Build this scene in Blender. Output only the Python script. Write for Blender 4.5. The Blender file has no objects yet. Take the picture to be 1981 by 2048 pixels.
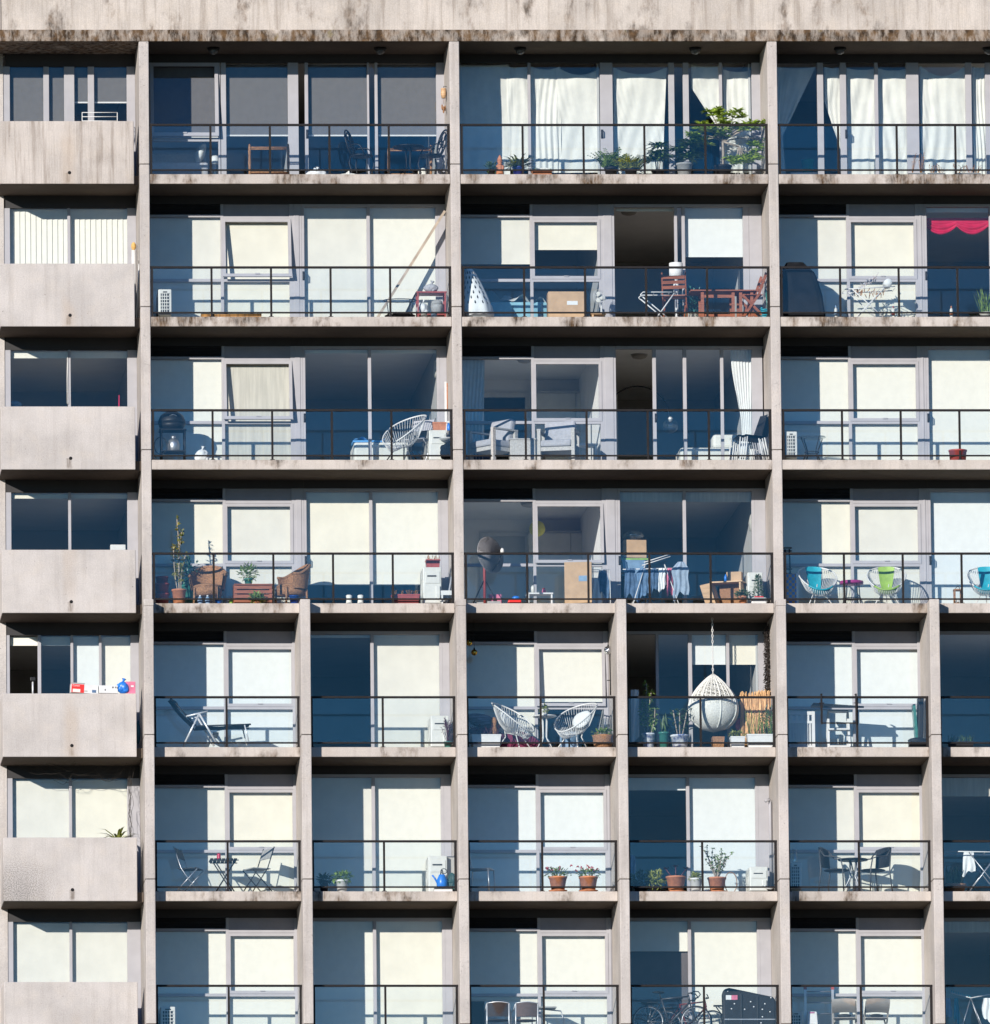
import bpy, math, random
from mathutils import Vector, Matrix
random.seed(11)
R = math.radians
S = bpy.context.scene
COL = S.collection
PI = math.pi

# ------------------------------------------------------------------ camera
F, TH, CX, CY, D, CZ = 24125.9, 0.116319, -1109.25, 1931.03, 236.0, 1.7   # lens in photo pixels, tilt, principal point
cam_d = bpy.data.cameras.new("camera")
cam = bpy.data.objects.new("camera", cam_d); COL.objects.link(cam)
cam.location = (0, -D, CZ); cam.rotation_euler = (PI/2 + TH, 0, 0)
cam_d.sensor_fit = 'HORIZONTAL'; cam_d.sensor_width = 36
cam_d.lens = F/1981*36
cam_d.shift_x = (990.5-CX)/1981; cam_d.shift_y = (CY-1024)/1981
cam_d.clip_start = 1; cam_d.clip_end = 6000
S.camera = cam

# ------------------------------------------------------------------ light
SUN_EL, SUN_AZ = R(15.0), R(33.0)         # height, and angle left of the facade's normal
sx, sy, sz = -math.sin(SUN_AZ)*math.cos(SUN_EL), -math.cos(SUN_AZ)*math.cos(SUN_EL), math.sin(SUN_EL)
W = bpy.data.worlds.new("World"); S.world = W; W.use_nodes = True
wn = W.node_tree; wn.nodes.clear()
sky = wn.nodes.new('ShaderNodeTexSky'); sky.sky_type = 'NISHITA'; sky.sun_disc = False
sky.sun_elevation = SUN_EL; sky.sun_rotation = math.atan2(sx, sy)
sky.air_density = 1.0; sky.dust_density = 0.0; sky.ozone_density = 5.5
bg = wn.nodes.new('ShaderNodeBackground'); bg.inputs[1].default_value = 0.118
wo = wn.nodes.new('ShaderNodeOutputWorld')
hs = wn.nodes.new('ShaderNodeHueSaturation'); hs.inputs['Saturation'].default_value = 1.24; hs.inputs['Hue'].default_value = 0.507
wn.links.new(sky.outputs[0], hs.inputs['Color'])
tc = wn.nodes.new('ShaderNodeTexCoord'); mp = wn.nodes.new('ShaderNodeMapping'); mp.inputs['Scale'].default_value = (2.2, 2.2, 15)
nz = wn.nodes.new('ShaderNodeTexNoise'); nz.inputs['Scale'].default_value = 2.6; nz.inputs['Detail'].default_value = 7; nz.inputs['Roughness'].default_value = .62
mr = wn.nodes.new('ShaderNodeMapRange'); mr.interpolation_type = 'SMOOTHSTEP'
for i, v in zip(('From Min', 'From Max', 'To Min', 'To Max'), (.50, .72, 0, .55)): mr.inputs[i].default_value = v
cm = wn.nodes.new('ShaderNodeMix'); cm.data_type = 'RGBA'; cm.inputs[7].default_value = (6.5, 6.3, 6.2, 1)   # thin streaks of cloud
wn.links.new(tc.outputs['Generated'], mp.inputs[0]); wn.links.new(mp.outputs[0], nz.inputs['Vector']); wn.links.new(nz.outputs[0], mr.inputs['Value'])
wn.links.new(mr.outputs[0], cm.inputs[0]); wn.links.new(hs.outputs[0], cm.inputs[6]); wn.links.new(cm.outputs[2], bg.inputs[0]); wn.links.new(bg.outputs[0], wo.inputs[0])
sun_d = bpy.data.lights.new("sun", 'SUN'); sun_d.energy = 4.6; sun_d.angle = R(0.5); sun_d.color = (1.0, 0.94, 0.875)
sun = bpy.data.objects.new("sun", sun_d); COL.objects.link(sun); sun.location = (sx*300, sy*300, sz*300)
sun.rotation_euler = Vector((sx, sy, sz)).to_track_quat('Z', 'Y').to_euler()
S.view_settings.view_transform = 'Standard'; S.view_settings.look = 'None'
S.view_settings.exposure = 0.47; S.view_settings.gamma = 1.0
S.cycles.use_denoising = True
S.cycles.max_bounces = 10; S.cycles.diffuse_bounces = 5; S.cycles.glossy_bounces = 4
S.cycles.transparent_max_bounces = 24; S.cycles.transmission_bounces = 6
S.cycles.caustics_reflective = False; S.cycles.caustics_refractive = False
S.cycles.sample_clamp_indirect = 4

# ------------------------------------------------------------------ helpers
def at(px, py, Y):                        # photo pixel -> point of the facade's space on the plane at depth Y
    a, c = (px-CX)/F, -(py-CY)/F
    dy, dz = math.cos(TH)-c*math.sin(TH), math.sin(TH)+c*math.cos(TH)
    t = (Y+D)/dy
    return Vector((a*t, Y, CZ+dz*t))
Z0 = CZ+44.415
PITCH = 2.87
def zr(k): return Z0-PITCH*k              # handrail top of storey k (0 = top)
def zs(k): return zr(k)-1.02              # balcony floor
SLAB = 0.195
FLOORPX = [348, 633, 921, 1208, 1495, 1783, 2071]
def X(k, px, Y): return at(px, FLOORPX[min(k, 6)]-50, Y).x
def spot(k, px, Y=0.5, up=0.0): return (X(k, px, Y), Y, zs(k)+0.004+up)

class MB:
    def __init__(s): s.v = []; s.f = []; s.sm = []
    def add(s, vs, fs, smooth=False):
        o = len(s.v); s.v += [tuple(v) for v in vs]
        for f in fs: s.f.append(tuple(i+o for i in f)); s.sm.append(smooth)
        return s
    def box(s, x0, x1, y0, y1, z0, z1):
        v = [(x, y, z) for z in (z0, z1) for y in (y0, y1) for x in (x0, x1)]
        return s.add(v, [(0,2,3,1),(4,5,7,6),(0,1,5,4),(2,6,7,3),(0,4,6,2),(1,3,7,5)])
    def obox(s, c, size, M=None):
        a, b, h = size[0]/2, size[1]/2, size[2]/2
        M = M or Matrix.Identity(3); c = Vector(c)
        v = [c+M@Vector((x, y, z)) for z in (-h, h) for y in (-b, b) for x in (-a, a)]
        return s.add(v, [(0,2,3,1),(4,5,7,6),(0,1,5,4),(2,6,7,3),(0,4,6,2),(1,3,7,5)])
    def bar(s, p, q, w, h, up=(0,0,1)):   # rectangular bar p -> q
        p, q = Vector(p), Vector(q); d = (q-p); L = d.length; d.normalize()
        u = Vector(up); 
        if abs(d.dot(u)) > .95: u = Vector((1,0,0)) if abs(d.x) < .9 else Vector((0,1,0))
        a = d.cross(u).normalized(); b = a.cross(d)
        M = Matrix((a, d, b)).transposed()
        return s.obox((p+q)/2, (w, L, h), M)
    def tube(s, pts, r, n=6, closed=False, rs=None):
        P = [Vector(p) for p in pts]; m = len(P); rings = []
        prev = None
        for i in range(m):
            if closed: t = P[(i+1) % m]-P[i-1]
            else: t = P[min(i+1, m-1)]-P[max(i-1, 0)]
            if t.length < 1e-9: t = Vector((0,0,1))
            t.normalize()
            if prev is None:
                u = Vector((0,0,1)) if abs(t.z) < .9 else Vector((1,0,0))
                a = t.cross(u).normalized()
            else:
                a = prev-t*prev.dot(t)
                a = a.normalized() if a.length > 1e-6 else t.orthogonal().normalized()
            prev = a; b = t.cross(a)
            rr = rs[i] if rs else r
            rings.append([P[i]+(a*math.cos(2*PI*j/n)+b*math.sin(2*PI*j/n))*rr for j in range(n)])
        v = [p for g in rings for p in g]; f = []
        for i in range(m if closed else m-1):
            i2 = (i+1) % m
            for j in range(n):
                f.append((i*n+j, i*n+(j+1) % n, i2*n+(j+1) % n, i2*n+j))
        if not closed:
            f.append(tuple(range(n))[::-1]); f.append(tuple((m-1)*n+j for j in range(n)))
        return s.add(v, f, True)
    def lathe(s, prof, c=(0,0,0), n=20, M=None, smooth=True, jit=None):
        M = M or Matrix.Identity(3); c = Vector(c); v = []; f = []
        for (r, z) in prof:
            for j in range(n):
                a = 2*PI*j/n; k = jit(a, z) if jit else 1
                v.append(c+M@Vector((r*k*math.cos(a), r*k*math.sin(a), z)))
        for i in range(len(prof)-1):
            for j in range(n):
                f.append((i*n+j, i*n+(j+1) % n, (i+1)*n+(j+1) % n, (i+1)*n+j))
        if prof[0][0] > 1e-4: f.append(tuple(range(n))[::-1])
        if prof[-1][0] > 1e-4: f.append(tuple((len(prof)-1)*n+j for j in range(n)))
        return s.add(v, f, smooth)
    def ball(s, c, rx, ry=None, rz=None, n=16, m=10, M=None, jit=None):
        ry = ry or rx; rz = rz or rx
        T = (M or Matrix.Identity(3)) @ Matrix.Diagonal((rx, ry, rz))
        prof = [(max(math.sin(PI*i/m), 1e-5), -math.cos(PI*i/m)) for i in range(m+1)]
        return s.lathe(prof, c, n, T, True, jit)
    def grid(s, fn, nu, nv, smooth=True):
        v = [fn(i/nu, j/nv) for j in range(nv+1) for i in range(nu+1)]
        f = [(j*(nu+1)+i, j*(nu+1)+i+1, (j+1)*(nu+1)+i+1, (j+1)*(nu+1)+i) for j in range(nv) for i in range(nu)]
        return s.add(v, f, smooth)
    def leaf(s, p, d, L, w, fold=.25):
        p = Vector(p); d = Vector(d).normalized()
        a = d.cross(Vector((random.uniform(-.4,.4), random.uniform(-.4,.4), 1)))
        if a.length < 1e-3: a = Vector((1,0,0))
        a.normalize(); b = a.cross(d)
        m = p+d*L*.5
        return s.add([p, m+a*w/2+b*w*fold, p+d*L-b*L*.08, m-a*w/2+b*w*fold], [(0,1,2),(0,2,3)])
    def blade(s, p, d, L, w, droop=.3):
        p = Vector(p); d = Vector(d).normalized()
        a = d.cross(Vector((0,0,1)))
        if a.length < 1e-3: a = Vector((1,0,0))
        a.normalize(); d2 = (d+Vector((0,0,-droop))).normalized(); d3 = (d+Vector((0,0,-2.2*droop))).normalized()
        q = p+d*L*.35; r = q+d2*L*.35; t = r+d3*L*.3
        return s.add([p-a*w*.35, p+a*w*.35, q+a*w/2, q-a*w/2, r+a*w*.4, r-a*w*.4, t], [(0,1,2,3),(3,2,4,5),(5,4,6)])
    def foliage(s, c, rad, n, L, w, lo=.35):
        c = Vector(c)
        for _ in range(n):
            q = Vector((random.gauss(0,1), random.gauss(0,1), random.gauss(0,1))).normalized()
            r = random.uniform(lo, 1)**.6
            p = c+Vector((q.x*rad[0], q.y*rad[1], q.z*rad[2]))*r
            d = q+Vector((random.uniform(-.7,.7), random.uniform(-.7,.7), random.uniform(-.4,.9)))
            s.leaf(p, d, L*random.uniform(.6,1.2), w*random.uniform(.7,1.2))
        return s
    def rosette(s, c, n, L, w, lift=.6, droop=.25):
        for i in range(n):
            a = 2*PI*i*.381966+random.uniform(-.2,.2); e = lift*random.uniform(.25,1.5)
            s.blade(c, (math.cos(a), math.sin(a), e), L*random.uniform(.7,1.1), w, droop)
        return s
    def build(s, name, mat, parent=None, bevel=0, loc=None, rz=0):
        me = bpy.data.meshes.new(name); me.from_pydata(s.v, [], s.f); me.update()
        for p, q in zip(me.polygons, s.sm): p.use_smooth = q
        me.materials.append(mat)
        o = bpy.data.objects.new(name, me); COL.objects.link(o)
        if parent: o.parent = parent
        if loc is not None: o.location = loc
        if rz: o.rotation_euler = (0, 0, rz)
        if bevel:
            m = o.modifiers.new('bevel', 'BEVEL'); m.width = bevel; m.segments = 2; m.limit_method = 'ANGLE'; m.angle_limit = R(50)
        return o

def tag(o, label, cat, group=None):
    o['label'] = label; o['category'] = cat
    if group: o['group'] = group
    o['kind'] = 'thing'
    return o
def thing(name, label, cat, loc, rz=0, group=None):
    o = bpy.data.objects.new(name, None); COL.objects.link(o); o.empty_display_size = .2
    o.location = loc; o.rotation_euler = (0, 0, rz)
    return tag(o, label, cat, group)
def single(name, label, cat, mb, mat, loc=(0,0,0), rz=0, group=None, bevel=0):
    return tag(mb.build(name, mat, None, bevel, loc, rz), label, cat, group)
def copy_tree(root, loc, rz, label):      # a thing with copies of its parts and sub-parts
    r = root.copy(); COL.objects.link(r); r.location = loc; r.rotation_euler = (0, 0, rz); r['label'] = label
    for ch in list(root.children):
        c = ch.copy(); COL.objects.link(c); c.parent = r
        for g in list(ch.children):
            e = g.copy(); COL.objects.link(e); e.parent = c
    return r
def ring(c, rx, ry, n=24, M=None, z=0):
    M = M or Matrix.Identity(3)
    return [Vector(c)+M@Vector((rx*math.cos(2*PI*i/n), ry*math.sin(2*PI*i/n), z)) for i in range(n)]
def arc(p, q, bulge, n=8):                # points p..q bent by the vector bulge
    p, q, b = Vector(p), Vector(q), Vector(bulge)
    return [p.lerp(q, i/n)+b*math.sin(PI*i/n) for i in range(n+1)]
def RX(a): return Matrix.Rotation(a, 3, 'X')
def RY(a): return Matrix.Rotation(a, 3, 'Y')
def RZ(a): return Matrix.Rotation(a, 3, 'Z')

# ------------------------------------------------------------------ materials
MATS = {}
def nodes(name):
    m = bpy.data.materials.new(name); m.use_nodes = True
    nt = m.node_tree; b = nt.nodes['Principled BSDF']
    return m, nt, b
def N(nt, t, **kw):
    n = nt.nodes.new(t)
    for k, v in kw.items(): setattr(n, k, v)
    return n
def noise(nt, scale, detail=4, rough=.55, vec=None, stretch=None):
    n = N(nt, 'ShaderNodeTexNoise'); n.inputs['Scale'].default_value = scale
    n.inputs['Detail'].default_value = detail; n.inputs['Roughness'].default_value = rough
    if vec is not None:
        if stretch:
            mp = N(nt, 'ShaderNodeMapping'); mp.inputs['Scale'].default_value = stretch
            nt.links.new(vec, mp.inputs['Vector']); vec = mp.outputs[0]
        nt.links.new(vec, n.inputs['Vector'])
    return n.outputs[0]
def ramp(nt, fac, lo, hi, a=0., b=1.):
    n = N(nt, 'ShaderNodeMapRange'); n.interpolation_type = 'SMOOTHSTEP'
    for i, v in zip(('From Min', 'From Max', 'To Min', 'To Max'), (lo, hi, a, b)): n.inputs[i].default_value = v
    nt.links.new(fac, n.inputs['Value']); return n.outputs[0]
def math_n(nt, op, a, b):
    n = N(nt, 'ShaderNodeMath', operation=op)
    for i, v in enumerate((a, b)):
        if isinstance(v, (int, float)): n.inputs[i].default_value = v
        else: nt.links.new(v, n.inputs[i])
    return n.outputs[0]
def mixc(nt, fac, a, b, blend='MIX'):
    n = N(nt, 'ShaderNodeMix', data_type='RGBA', blend_type=blend)
    if isinstance(fac, (int, float)): n.inputs[0].default_value = fac
    else: nt.links.new(fac, n.inputs[0])
    for i, v in ((6, a), (7, b)):
        if isinstance(v, tuple): n.inputs[i].default_value = (*v[:3], 1)
        else: nt.links.new(v, n.inputs[i])
    return n.outputs[2]
def pm(name, col, rough=.6, var=.14, scale=9, metal=0., bump=0., bscale=60, two=None, stretch=None, spec=.5):
    if name in MATS: return MATS[name]
    m, nt, b = nodes(name)
    g = N(nt, 'ShaderNodeTexCoord').outputs['Object']
    f = noise(nt, scale, 5, .6, g, stretch)
    lo = tuple(c*(1-var) for c in col); hi = two or tuple(min(c*(1+var), 1) for c in col)
    nt.links.new(mixc(nt, ramp(nt, f, .3, .7), lo, hi), b.inputs['Base Color'])
    b.inputs['Roughness'].default_value = rough; b.inputs['Metallic'].default_value = metal
    b.inputs['Specular IOR Level'].default_value = spec
    if bump:
        bp = N(nt, 'ShaderNodeBump'); bp.inputs['Strength'].default_value = bump; bp.inputs['Distance'].default_value = .02
        nt.links.new(noise(nt, bscale, 3, .6, g, stretch), bp.inputs['Height']); nt.links.new(bp.outputs[0], b.inputs['Normal'])
    MATS[name] = m; return m
def concrete(name, base, streak=.35, stain=0., stain_lo=.5, speck=0., mold=None, drip=1.0, drain=False):
    m, nt, b = nodes(name)
    P = N(nt, 'ShaderNodeNewGeometry').outputs['Position']
    c = mixc(nt, ramp(nt, noise(nt, .9, 6, .6, P), .32, .68), tuple(v*.84 for v in base), tuple(v*1.07 for v in base))
    c = mixc(nt, ramp(nt, noise(nt, 2.6, 6, .65, P), .45, .72, 0, .4), c, (base[0]*1.06, base[1]*1.02, base[2]*.95))
    st = ramp(nt, noise(nt, 1, 5, .62, P, (7, 7, .45)), .47, .74)
    c = mixc(nt, math_n(nt, 'MULTIPLY', st, streak), c, tuple(v*w for v, w in zip(base, (.46, .42, .38))))
    fs = ramp(nt, noise(nt, 1, 3, .6, P, (38, 38, 1.2)), .45, .8)
    c = mixc(nt, math_n(nt, 'MULTIPLY', fs, streak*.55), c, tuple(v*.55 for v in base))
    if stain:
        pa = ramp(nt, noise(nt, .85, 5, .65, P, (1.6, 1.6, .9)), stain_lo, stain_lo+.16)
        dr = ramp(nt, noise(nt, 1, 5, .7, P, (16*drip, 16*drip, 3.2)), .36, .62)
        dr2 = math_n(nt, 'ADD', math_n(nt, 'MULTIPLY', dr, .55), .45)
        k = math_n(nt, 'MULTIPLY', math_n(nt, 'MULTIPLY', pa, dr2), stain)
        c = mixc(nt, k, c, mixc(nt, ramp(nt, noise(nt, 5, 4, .6, P), .35, .65), (.026, .016, .009), (.12, .07, .034)))
        mo = ramp(nt, noise(nt, 1.3, 4, .7, P, (1.6, 1.6, 1)), .64, .72, 0, .5)
        c = mixc(nt, math_n(nt, 'MULTIPLY', mo, pa), c, (.16, .12, .03))
    if speck:
        sp = ramp(nt, noise(nt, 22, 4, .75, P), .58, .68)
        sp = math_n(nt, 'MULTIPLY', sp, ramp(nt, noise(nt, 1.1, 3, .6, P), .40, .62))
        c = mixc(nt, math_n(nt, 'MULTIPLY', sp, speck), c, tuple(v*.3 for v in base))
    if drain:                              # run-off below each drain hole, pores in the cast face
        sp_ = N(nt, 'ShaderNodeSeparateXYZ'); nt.links.new(P, sp_.inputs[0])
        hx = at(141, 1200, 0).x
        wob = math_n(nt, 'MULTIPLY', math_n(nt, 'SUBTRACT', noise(nt, 2.5, 3, .6, P), .5), .12)
        dx = math_n(nt, 'ABSOLUTE', math_n(nt, 'ADD', math_n(nt, 'SUBTRACT', sp_.outputs[0], hx), wob), 0)
        zz = math_n(nt, 'MODULO', math_n(nt, 'ADD', math_n(nt, 'SUBTRACT', zs(0)+.03, sp_.outputs[2]), PITCH*4), PITCH)
        m1 = math_n(nt, 'MULTIPLY', ramp(nt, dx, .015, .075, 1, 0), ramp(nt, zz, .16, .24, 1, 0))
        m1 = math_n(nt, 'MULTIPLY', m1, ramp(nt, noise(nt, 1, 4, .7, P, (30, 30, 2)), .35, .6, .15, .75))
        c = mixc(nt, m1, c, (.12, .09, .065))
        m2 = math_n(nt, 'MULTIPLY', ramp(nt, dx, .05, .22, .35, 0), ramp(nt, noise(nt, .6, 2, .5, P), .45, .6))
        c = mixc(nt, m2, c, (.40, .31, .23))
        c = mixc(nt, ramp(nt, noise(nt, 13, 2, .5, P), .735, .76, 0, .7), c, (.09, .08, .07))
    if mold:
        dn = N(nt, 'ShaderNodeVectorMath', operation='DISTANCE'); nt.links.new(P, dn.inputs[0]); dn.inputs[1].default_value = mold
        w = ramp(nt, dn.outputs['Value'], .15, 1.25, 1, 0)
        sp = ramp(nt, noise(nt, 48, 5, .8, P), .44, .60)
        c = mixc(nt, math_n(nt, 'MULTIPLY', math_n(nt, 'MULTIPLY', sp, w), .8), c, (.07, .065, .06))
    g = ramp(nt, noise(nt, 45, 4, .7, P), .3, .7, .88, 1.08)
    c = mixc(nt, 1.0, c, g, 'MULTIPLY')
    nt.links.new(c, b.inputs['Base Color']); b.inputs['Roughness'].default_value = .92
    b.inputs['Specular IOR Level'].default_value = .2
    bp = N(nt, 'ShaderNodeBump'); bp.inputs['Strength'].default_value = .35; bp.inputs['Distance'].default_value = .015
    nt.links.new(noise(nt, 18, 6, .75, P, (1, 1, .5)), bp.inputs['Height']); nt.links.new(bp.outputs[0], b.inputs['Normal'])
    return m
def glass(name, tint, refl, rough=0.0):
    m = bpy.data.materials.new(name); m.use_nodes = True; nt = m.node_tree; nt.nodes.clear()
    o = N(nt, 'ShaderNodeOutputMaterial'); t = N(nt, 'ShaderNodeBsdfTransparent'); g = N(nt, 'ShaderNodeBsdfGlossy')
    t.inputs[0].default_value = (*tint, 1); g.inputs['Roughness'].default_value = rough
    P = N(nt, 'ShaderNodeNewGeometry').outputs['Position']
    bp = N(nt, 'ShaderNodeBump'); bp.inputs['Strength'].default_value = .02; bp.inputs['Distance'].default_value = .02
    nt.links.new(noise(nt, .9, 2, .5, P), bp.inputs['Height']); nt.links.new(bp.outputs[0], g.inputs['Normal'])
    fr = N(nt, 'ShaderNodeLayerWeight'); fr.inputs[0].default_value = .5
    k = math_n(nt, 'ADD', math_n(nt, 'MULTIPLY', math_n(nt, 'POWER', fr.outputs['Facing'], 5.0), .8), refl)
    mx = N(nt, 'ShaderNodeMixShader'); nt.links.new(k, mx.inputs[0])
    nt.links.new(t.outputs[0], mx.inputs[1]); nt.links.new(g.outputs[0], mx.inputs[2]); nt.links.new(mx.outputs[0], o.inputs[0])
    return m

CON = (.465, .412, .364)
M_PANEL = concrete('concrete_panel', (.46, .42, .386), .22, speck=.4, drain=True)
M_PANELS = concrete('concrete_panel_stained', CON, .9, .35, .52, speck=.2, drip=.3, drain=True)
M_EDGE = concrete('concrete_edge', CON, .3, .97, .505)
M_EDGEH = concrete('concrete_edge_stained', CON, .35, 1.0, .455)
M_FIN = concrete('concrete_fin', (.455, .412, .376), .35, speck=.9)
M_BEAM = concrete('concrete_beam_stained', (.46, .40, .34), .5, 1.0, .32, drip=.6)
M_ROOF = concrete('concrete_roof_parapet', (.47, .415, .36), .65, .9, .52, drip=.8)
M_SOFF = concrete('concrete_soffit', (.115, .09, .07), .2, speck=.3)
M_BOUNCE = pm('pale_bounce_sheet', (.52, .50, .47), .8, .1, 3)
M_ALU = pm('grey_aluminium', (.335, .326, .338), .5, .05, 3, spec=.3)
M_ALUD = pm('grey_spandrel', (.26, .25, .27), .6, .06, 4, bump=.1)
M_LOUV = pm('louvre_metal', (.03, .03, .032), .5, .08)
M_HEAD = pm('dark_window_head', (.022, .02, .02), .7, .15, 3)  # strip above the window frames, darker than the frames
M_RAIL = pm('brown_black_metal', (.011, .009, .009), .6, .2, 5, spec=.2)
M_PANE = glass('window_glass', (.97, .98, .98), .033)
M_BGL = glass('balustrade_glass', (.968, .985, .99), .040)
M_CEIL = pm('room_ceiling_paint', (.8, .79, .77), .9, .03, 2)
M_ROOM = pm('room_plaster', (.42, .42, .41), .9, .04, 2)
M_RFLOOR = pm('room_floor', (.27, .22, .18), .6, .15, 4)
M_CREAM2 = pm('blind_cream_yellowed', (.68, .645, .54), .85, .05, 2, bump=.15, bscale=160)
M_CREAM3 = pm('blind_cream_faded', (.62, .60, .53), .85, .05, 2, bump=.15, bscale=160)
M_CREAM = pm('blind_cream', (.68, .66, .58), .85, .03, 6, bump=.15, bscale=160)
M_WHITEB = pm('blind_white', (.635, .655, .635), .85, .03, 6, bump=.15, bscale=160)
M_GREYB = pm('blind_grey', (.115, .11, .108), .85, .06, 8, bump=.2, bscale=200)
M_TAUPE = pm('blind_taupe', (.50, .47, .40), .9, .12, 1, bump=.2, stretch=(14, 14, 1))
M_WHITE = pm('white_paint', (.60, .59, .565), .45, .04)
M_WHITEP = pm('white_plastic', (.56, .55, .50), .4, .05)
M_CLOTHW = pm('white_cloth', (.62, .63, .615), .9, .05, 7, bump=.3, bscale=40)
M_SHEET = pm('cotton_sheet', (.64, .63, .57), .9, .05, 5, bump=.25, bscale=70)
M_BLACK = pm('black_metal', (.010, .010, .011), .5, .3, spec=.3)
M_DARKP = pm('dark_plastic', (.014, .014, .016), .6, .2, spec=.25)
M_TERRA = pm('terracotta', (.42, .16, .075), .8, .18, 14, bump=.15)
M_REDPOT = pm('red_plastic_pot', (.28, .05, .045), .5, .15)
M_WOOD = pm('brown_wood', (.25, .072, .03), .55, .3, 4, stretch=(1, 1, 9), bump=.1)
M_PINE = pm('pale_wood', (.48, .30, .16), .6, .2, 4, stretch=(1, 1, 8))
M_WICK = pm('wicker', (.30, .15, .07), .8, .45, 50, bump=.9, bscale=90)
M_CARD = pm('cardboard', (.44, .29, .17), .85, .1, 5)
M_SOIL = pm('soil', (.05, .035, .025), .95, .3, 40)
M_LEAF = pm('leaf_green', (.06, .115, .026), .5, .4, 12, two=(.22, .33, .06))
M_LEAFY = pm('leaf_yellow_green', (.17, .21, .035), .5, .35, 12, two=(.36, .38, .08))
M_LEAFD = pm('leaf_dark', (.03, .065, .028), .45, .4, 12, two=(.08, .13, .05))
M_LEAFR = pm('leaf_purple', (.07, .018, .03), .5, .4, 12)
M_DRY = pm('dry_leaves', (.30, .14, .05), .9, .4, 20)
M_BARK = pm('pale_bark', (.30, .25, .20), .9, .25, 18, bump=.3)
M_FLOWR = pm('red_petal', (.42, .02, .05), .6, .3)
M_BLUE = pm('blue_plastic', (.02, .16, .55), .35, .15)
M_TURQ = pm('turquoise_cord', (.012, .27, .34), .5, .15)
M_LIME = pm('lime_cord', (.24, .38, .06), .5, .15)
M_MAG = pm('magenta_paint', (.30, .02, .15), .4, .15)
M_CHROME = pm('polished_steel', (.66, .66, .66), .35, .05, metal=.35)
M_STEEL = pm('brushed_steel', (.42, .42, .43), .4, .1, metal=.8)
M_GREYF = pm('grey_fabric', (.33, .33, .35), .9, .1, 20, bump=.3)
M_BEIGE = pm('beige_plastic', (.36, .33, .29), .5, .08)
M_NAVY = pm('blue_denim', (.06, .11, .19), .9, .3, 8, bump=.3)
M_DENIM = pm('faded_denim', (.09, .16, .26), .9, .3, 8, bump=.3)
M_CHAMB = pm('grey_blue_cotton', (.24, .30, .37), .9, .15, 8, bump=.3)
M_SKYB = pm('pale_blue_cloth', (.20, .30, .42), .9, .12, 8, bump=.3)
M_BLUT = pm('blue_towel', (.10, .30, .60), .9, .12, 8, bump=.4)
M_RED = pm('red_print', (.70, .02, .015), .5, .06)
M_REDC = pm('red_satin', (.44, .008, .055), .35, .15, 5)
M_PINK = pm('pink_plastic', (.55, .14, .22), .5, .2)
M_ORNG = pm('orange_sponge', (.55, .33, .10), .8, .2)
M_GOLD = pm('gold_glass', (.55, .33, .06), .2, .15, metal=1.)
M_MIRR = pm('mirror_tiles', (.75, .75, .75), .12, .4, 40, metal=1., bump=1., bscale=38)
M_REED = pm('reed', (.66, .40, .19), .8, .35, 20, stretch=(3, 3, .4), bump=.3)
M_STONE = pm('grey_planter', (.28, .28, .27), .85, .15, 12, bump=.2)
M_CERAM = pm('blue_white_china', (.02, .06, .28), .25, .3, 11, two=(.72, .74, .74))
M_GRNPOT = pm('green_glaze', (.04, .16, .13), .3, .2)
M_YELL = pm('yellow_paper', (.52, .48, .06), .8, .08)
M_TARP = pm('black_cover', (.010, .011, .013), .9, .3, 5, bump=.5, bscale=9, spec=.1)
M_GLASSJ = glass('clear_glass', (.9, .93, .93), .16, .02)
M_RUBBER = pm('black_rubber', (.012, .012, .012), .7, .2)
M_GREENB = pm('green_bucket', (.01, .16, .10), .45, .15)
M_HOLE = pm('hole_dark', (.006, .005, .005), .95, .1)

# ------------------------------------------------------------------ ground
g = MB().box(-900, 900, -900, 500, -.5, 0).build('ground', pm('dark_paving', (.07, .065, .06), .9, .2, .2)); g['kind'] = 'structure'

# ------------------------------------------------------------------ the apartment building
BLD = thing('apartment_building', 'weathered concrete apartment block with rows of glass fronted balconies', 'building', (20, 3, 0))
def part(mb, name, mat, bevel=0, parent=None):
    o = mb.build(name, mat, None, bevel)
    o.parent = parent or BLD
    if parent is None: o.location = (-20, -3, 0)      # meshes are written in world coordinates
    return o
FX = {'A': 13.976, 'mA': 17.072, 'B': 20.149, 'mB': 23.313, 'C': 26.466, 'mC': 29.495, 'D': 32.55}
FW = .195
DW = 1.30                                  # window plane behind the slab edges
XL0 = X(3, 3.7, 0)                        # left end of the parapet balconies
ZTOP = zr(0)+PITCH-1.02-SLAB               # soffit over the top storey
XR = FX['D']

# roof: stained edge beam, parapet set above it, roof slab, left return wall, back mass
part(MB().box(XL0-6, XR, -.03, 9.5, ZTOP, ZTOP+.235), 'roof_slab', M_BEAM, .012)
xs = [XL0-6, X(0, 4, 0), XR]
for i in range(2):
    part(MB().box(xs[i]+.006, xs[i+1]-.006, .05, .35, ZTOP+.235, ZTOP+1.35), 'roof_parapet', M_ROOF, .012)
part(MB().box(XL0-6, X(3, 11.5, DW), DW-.02, 9.5, 0, ZTOP), 'side_wall', M_PANEL)
part(MB().box(XL0-6, XR, 9.5, 10.0, 0, ZTOP), 'rear_wall', M_PANEL)
part(MB().box(X(3, 11.5, DW), XR, 0.3, 9.5, 0, zs(7)-SLAB-.6), 'podium_wall', M_PANEL)

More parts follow.
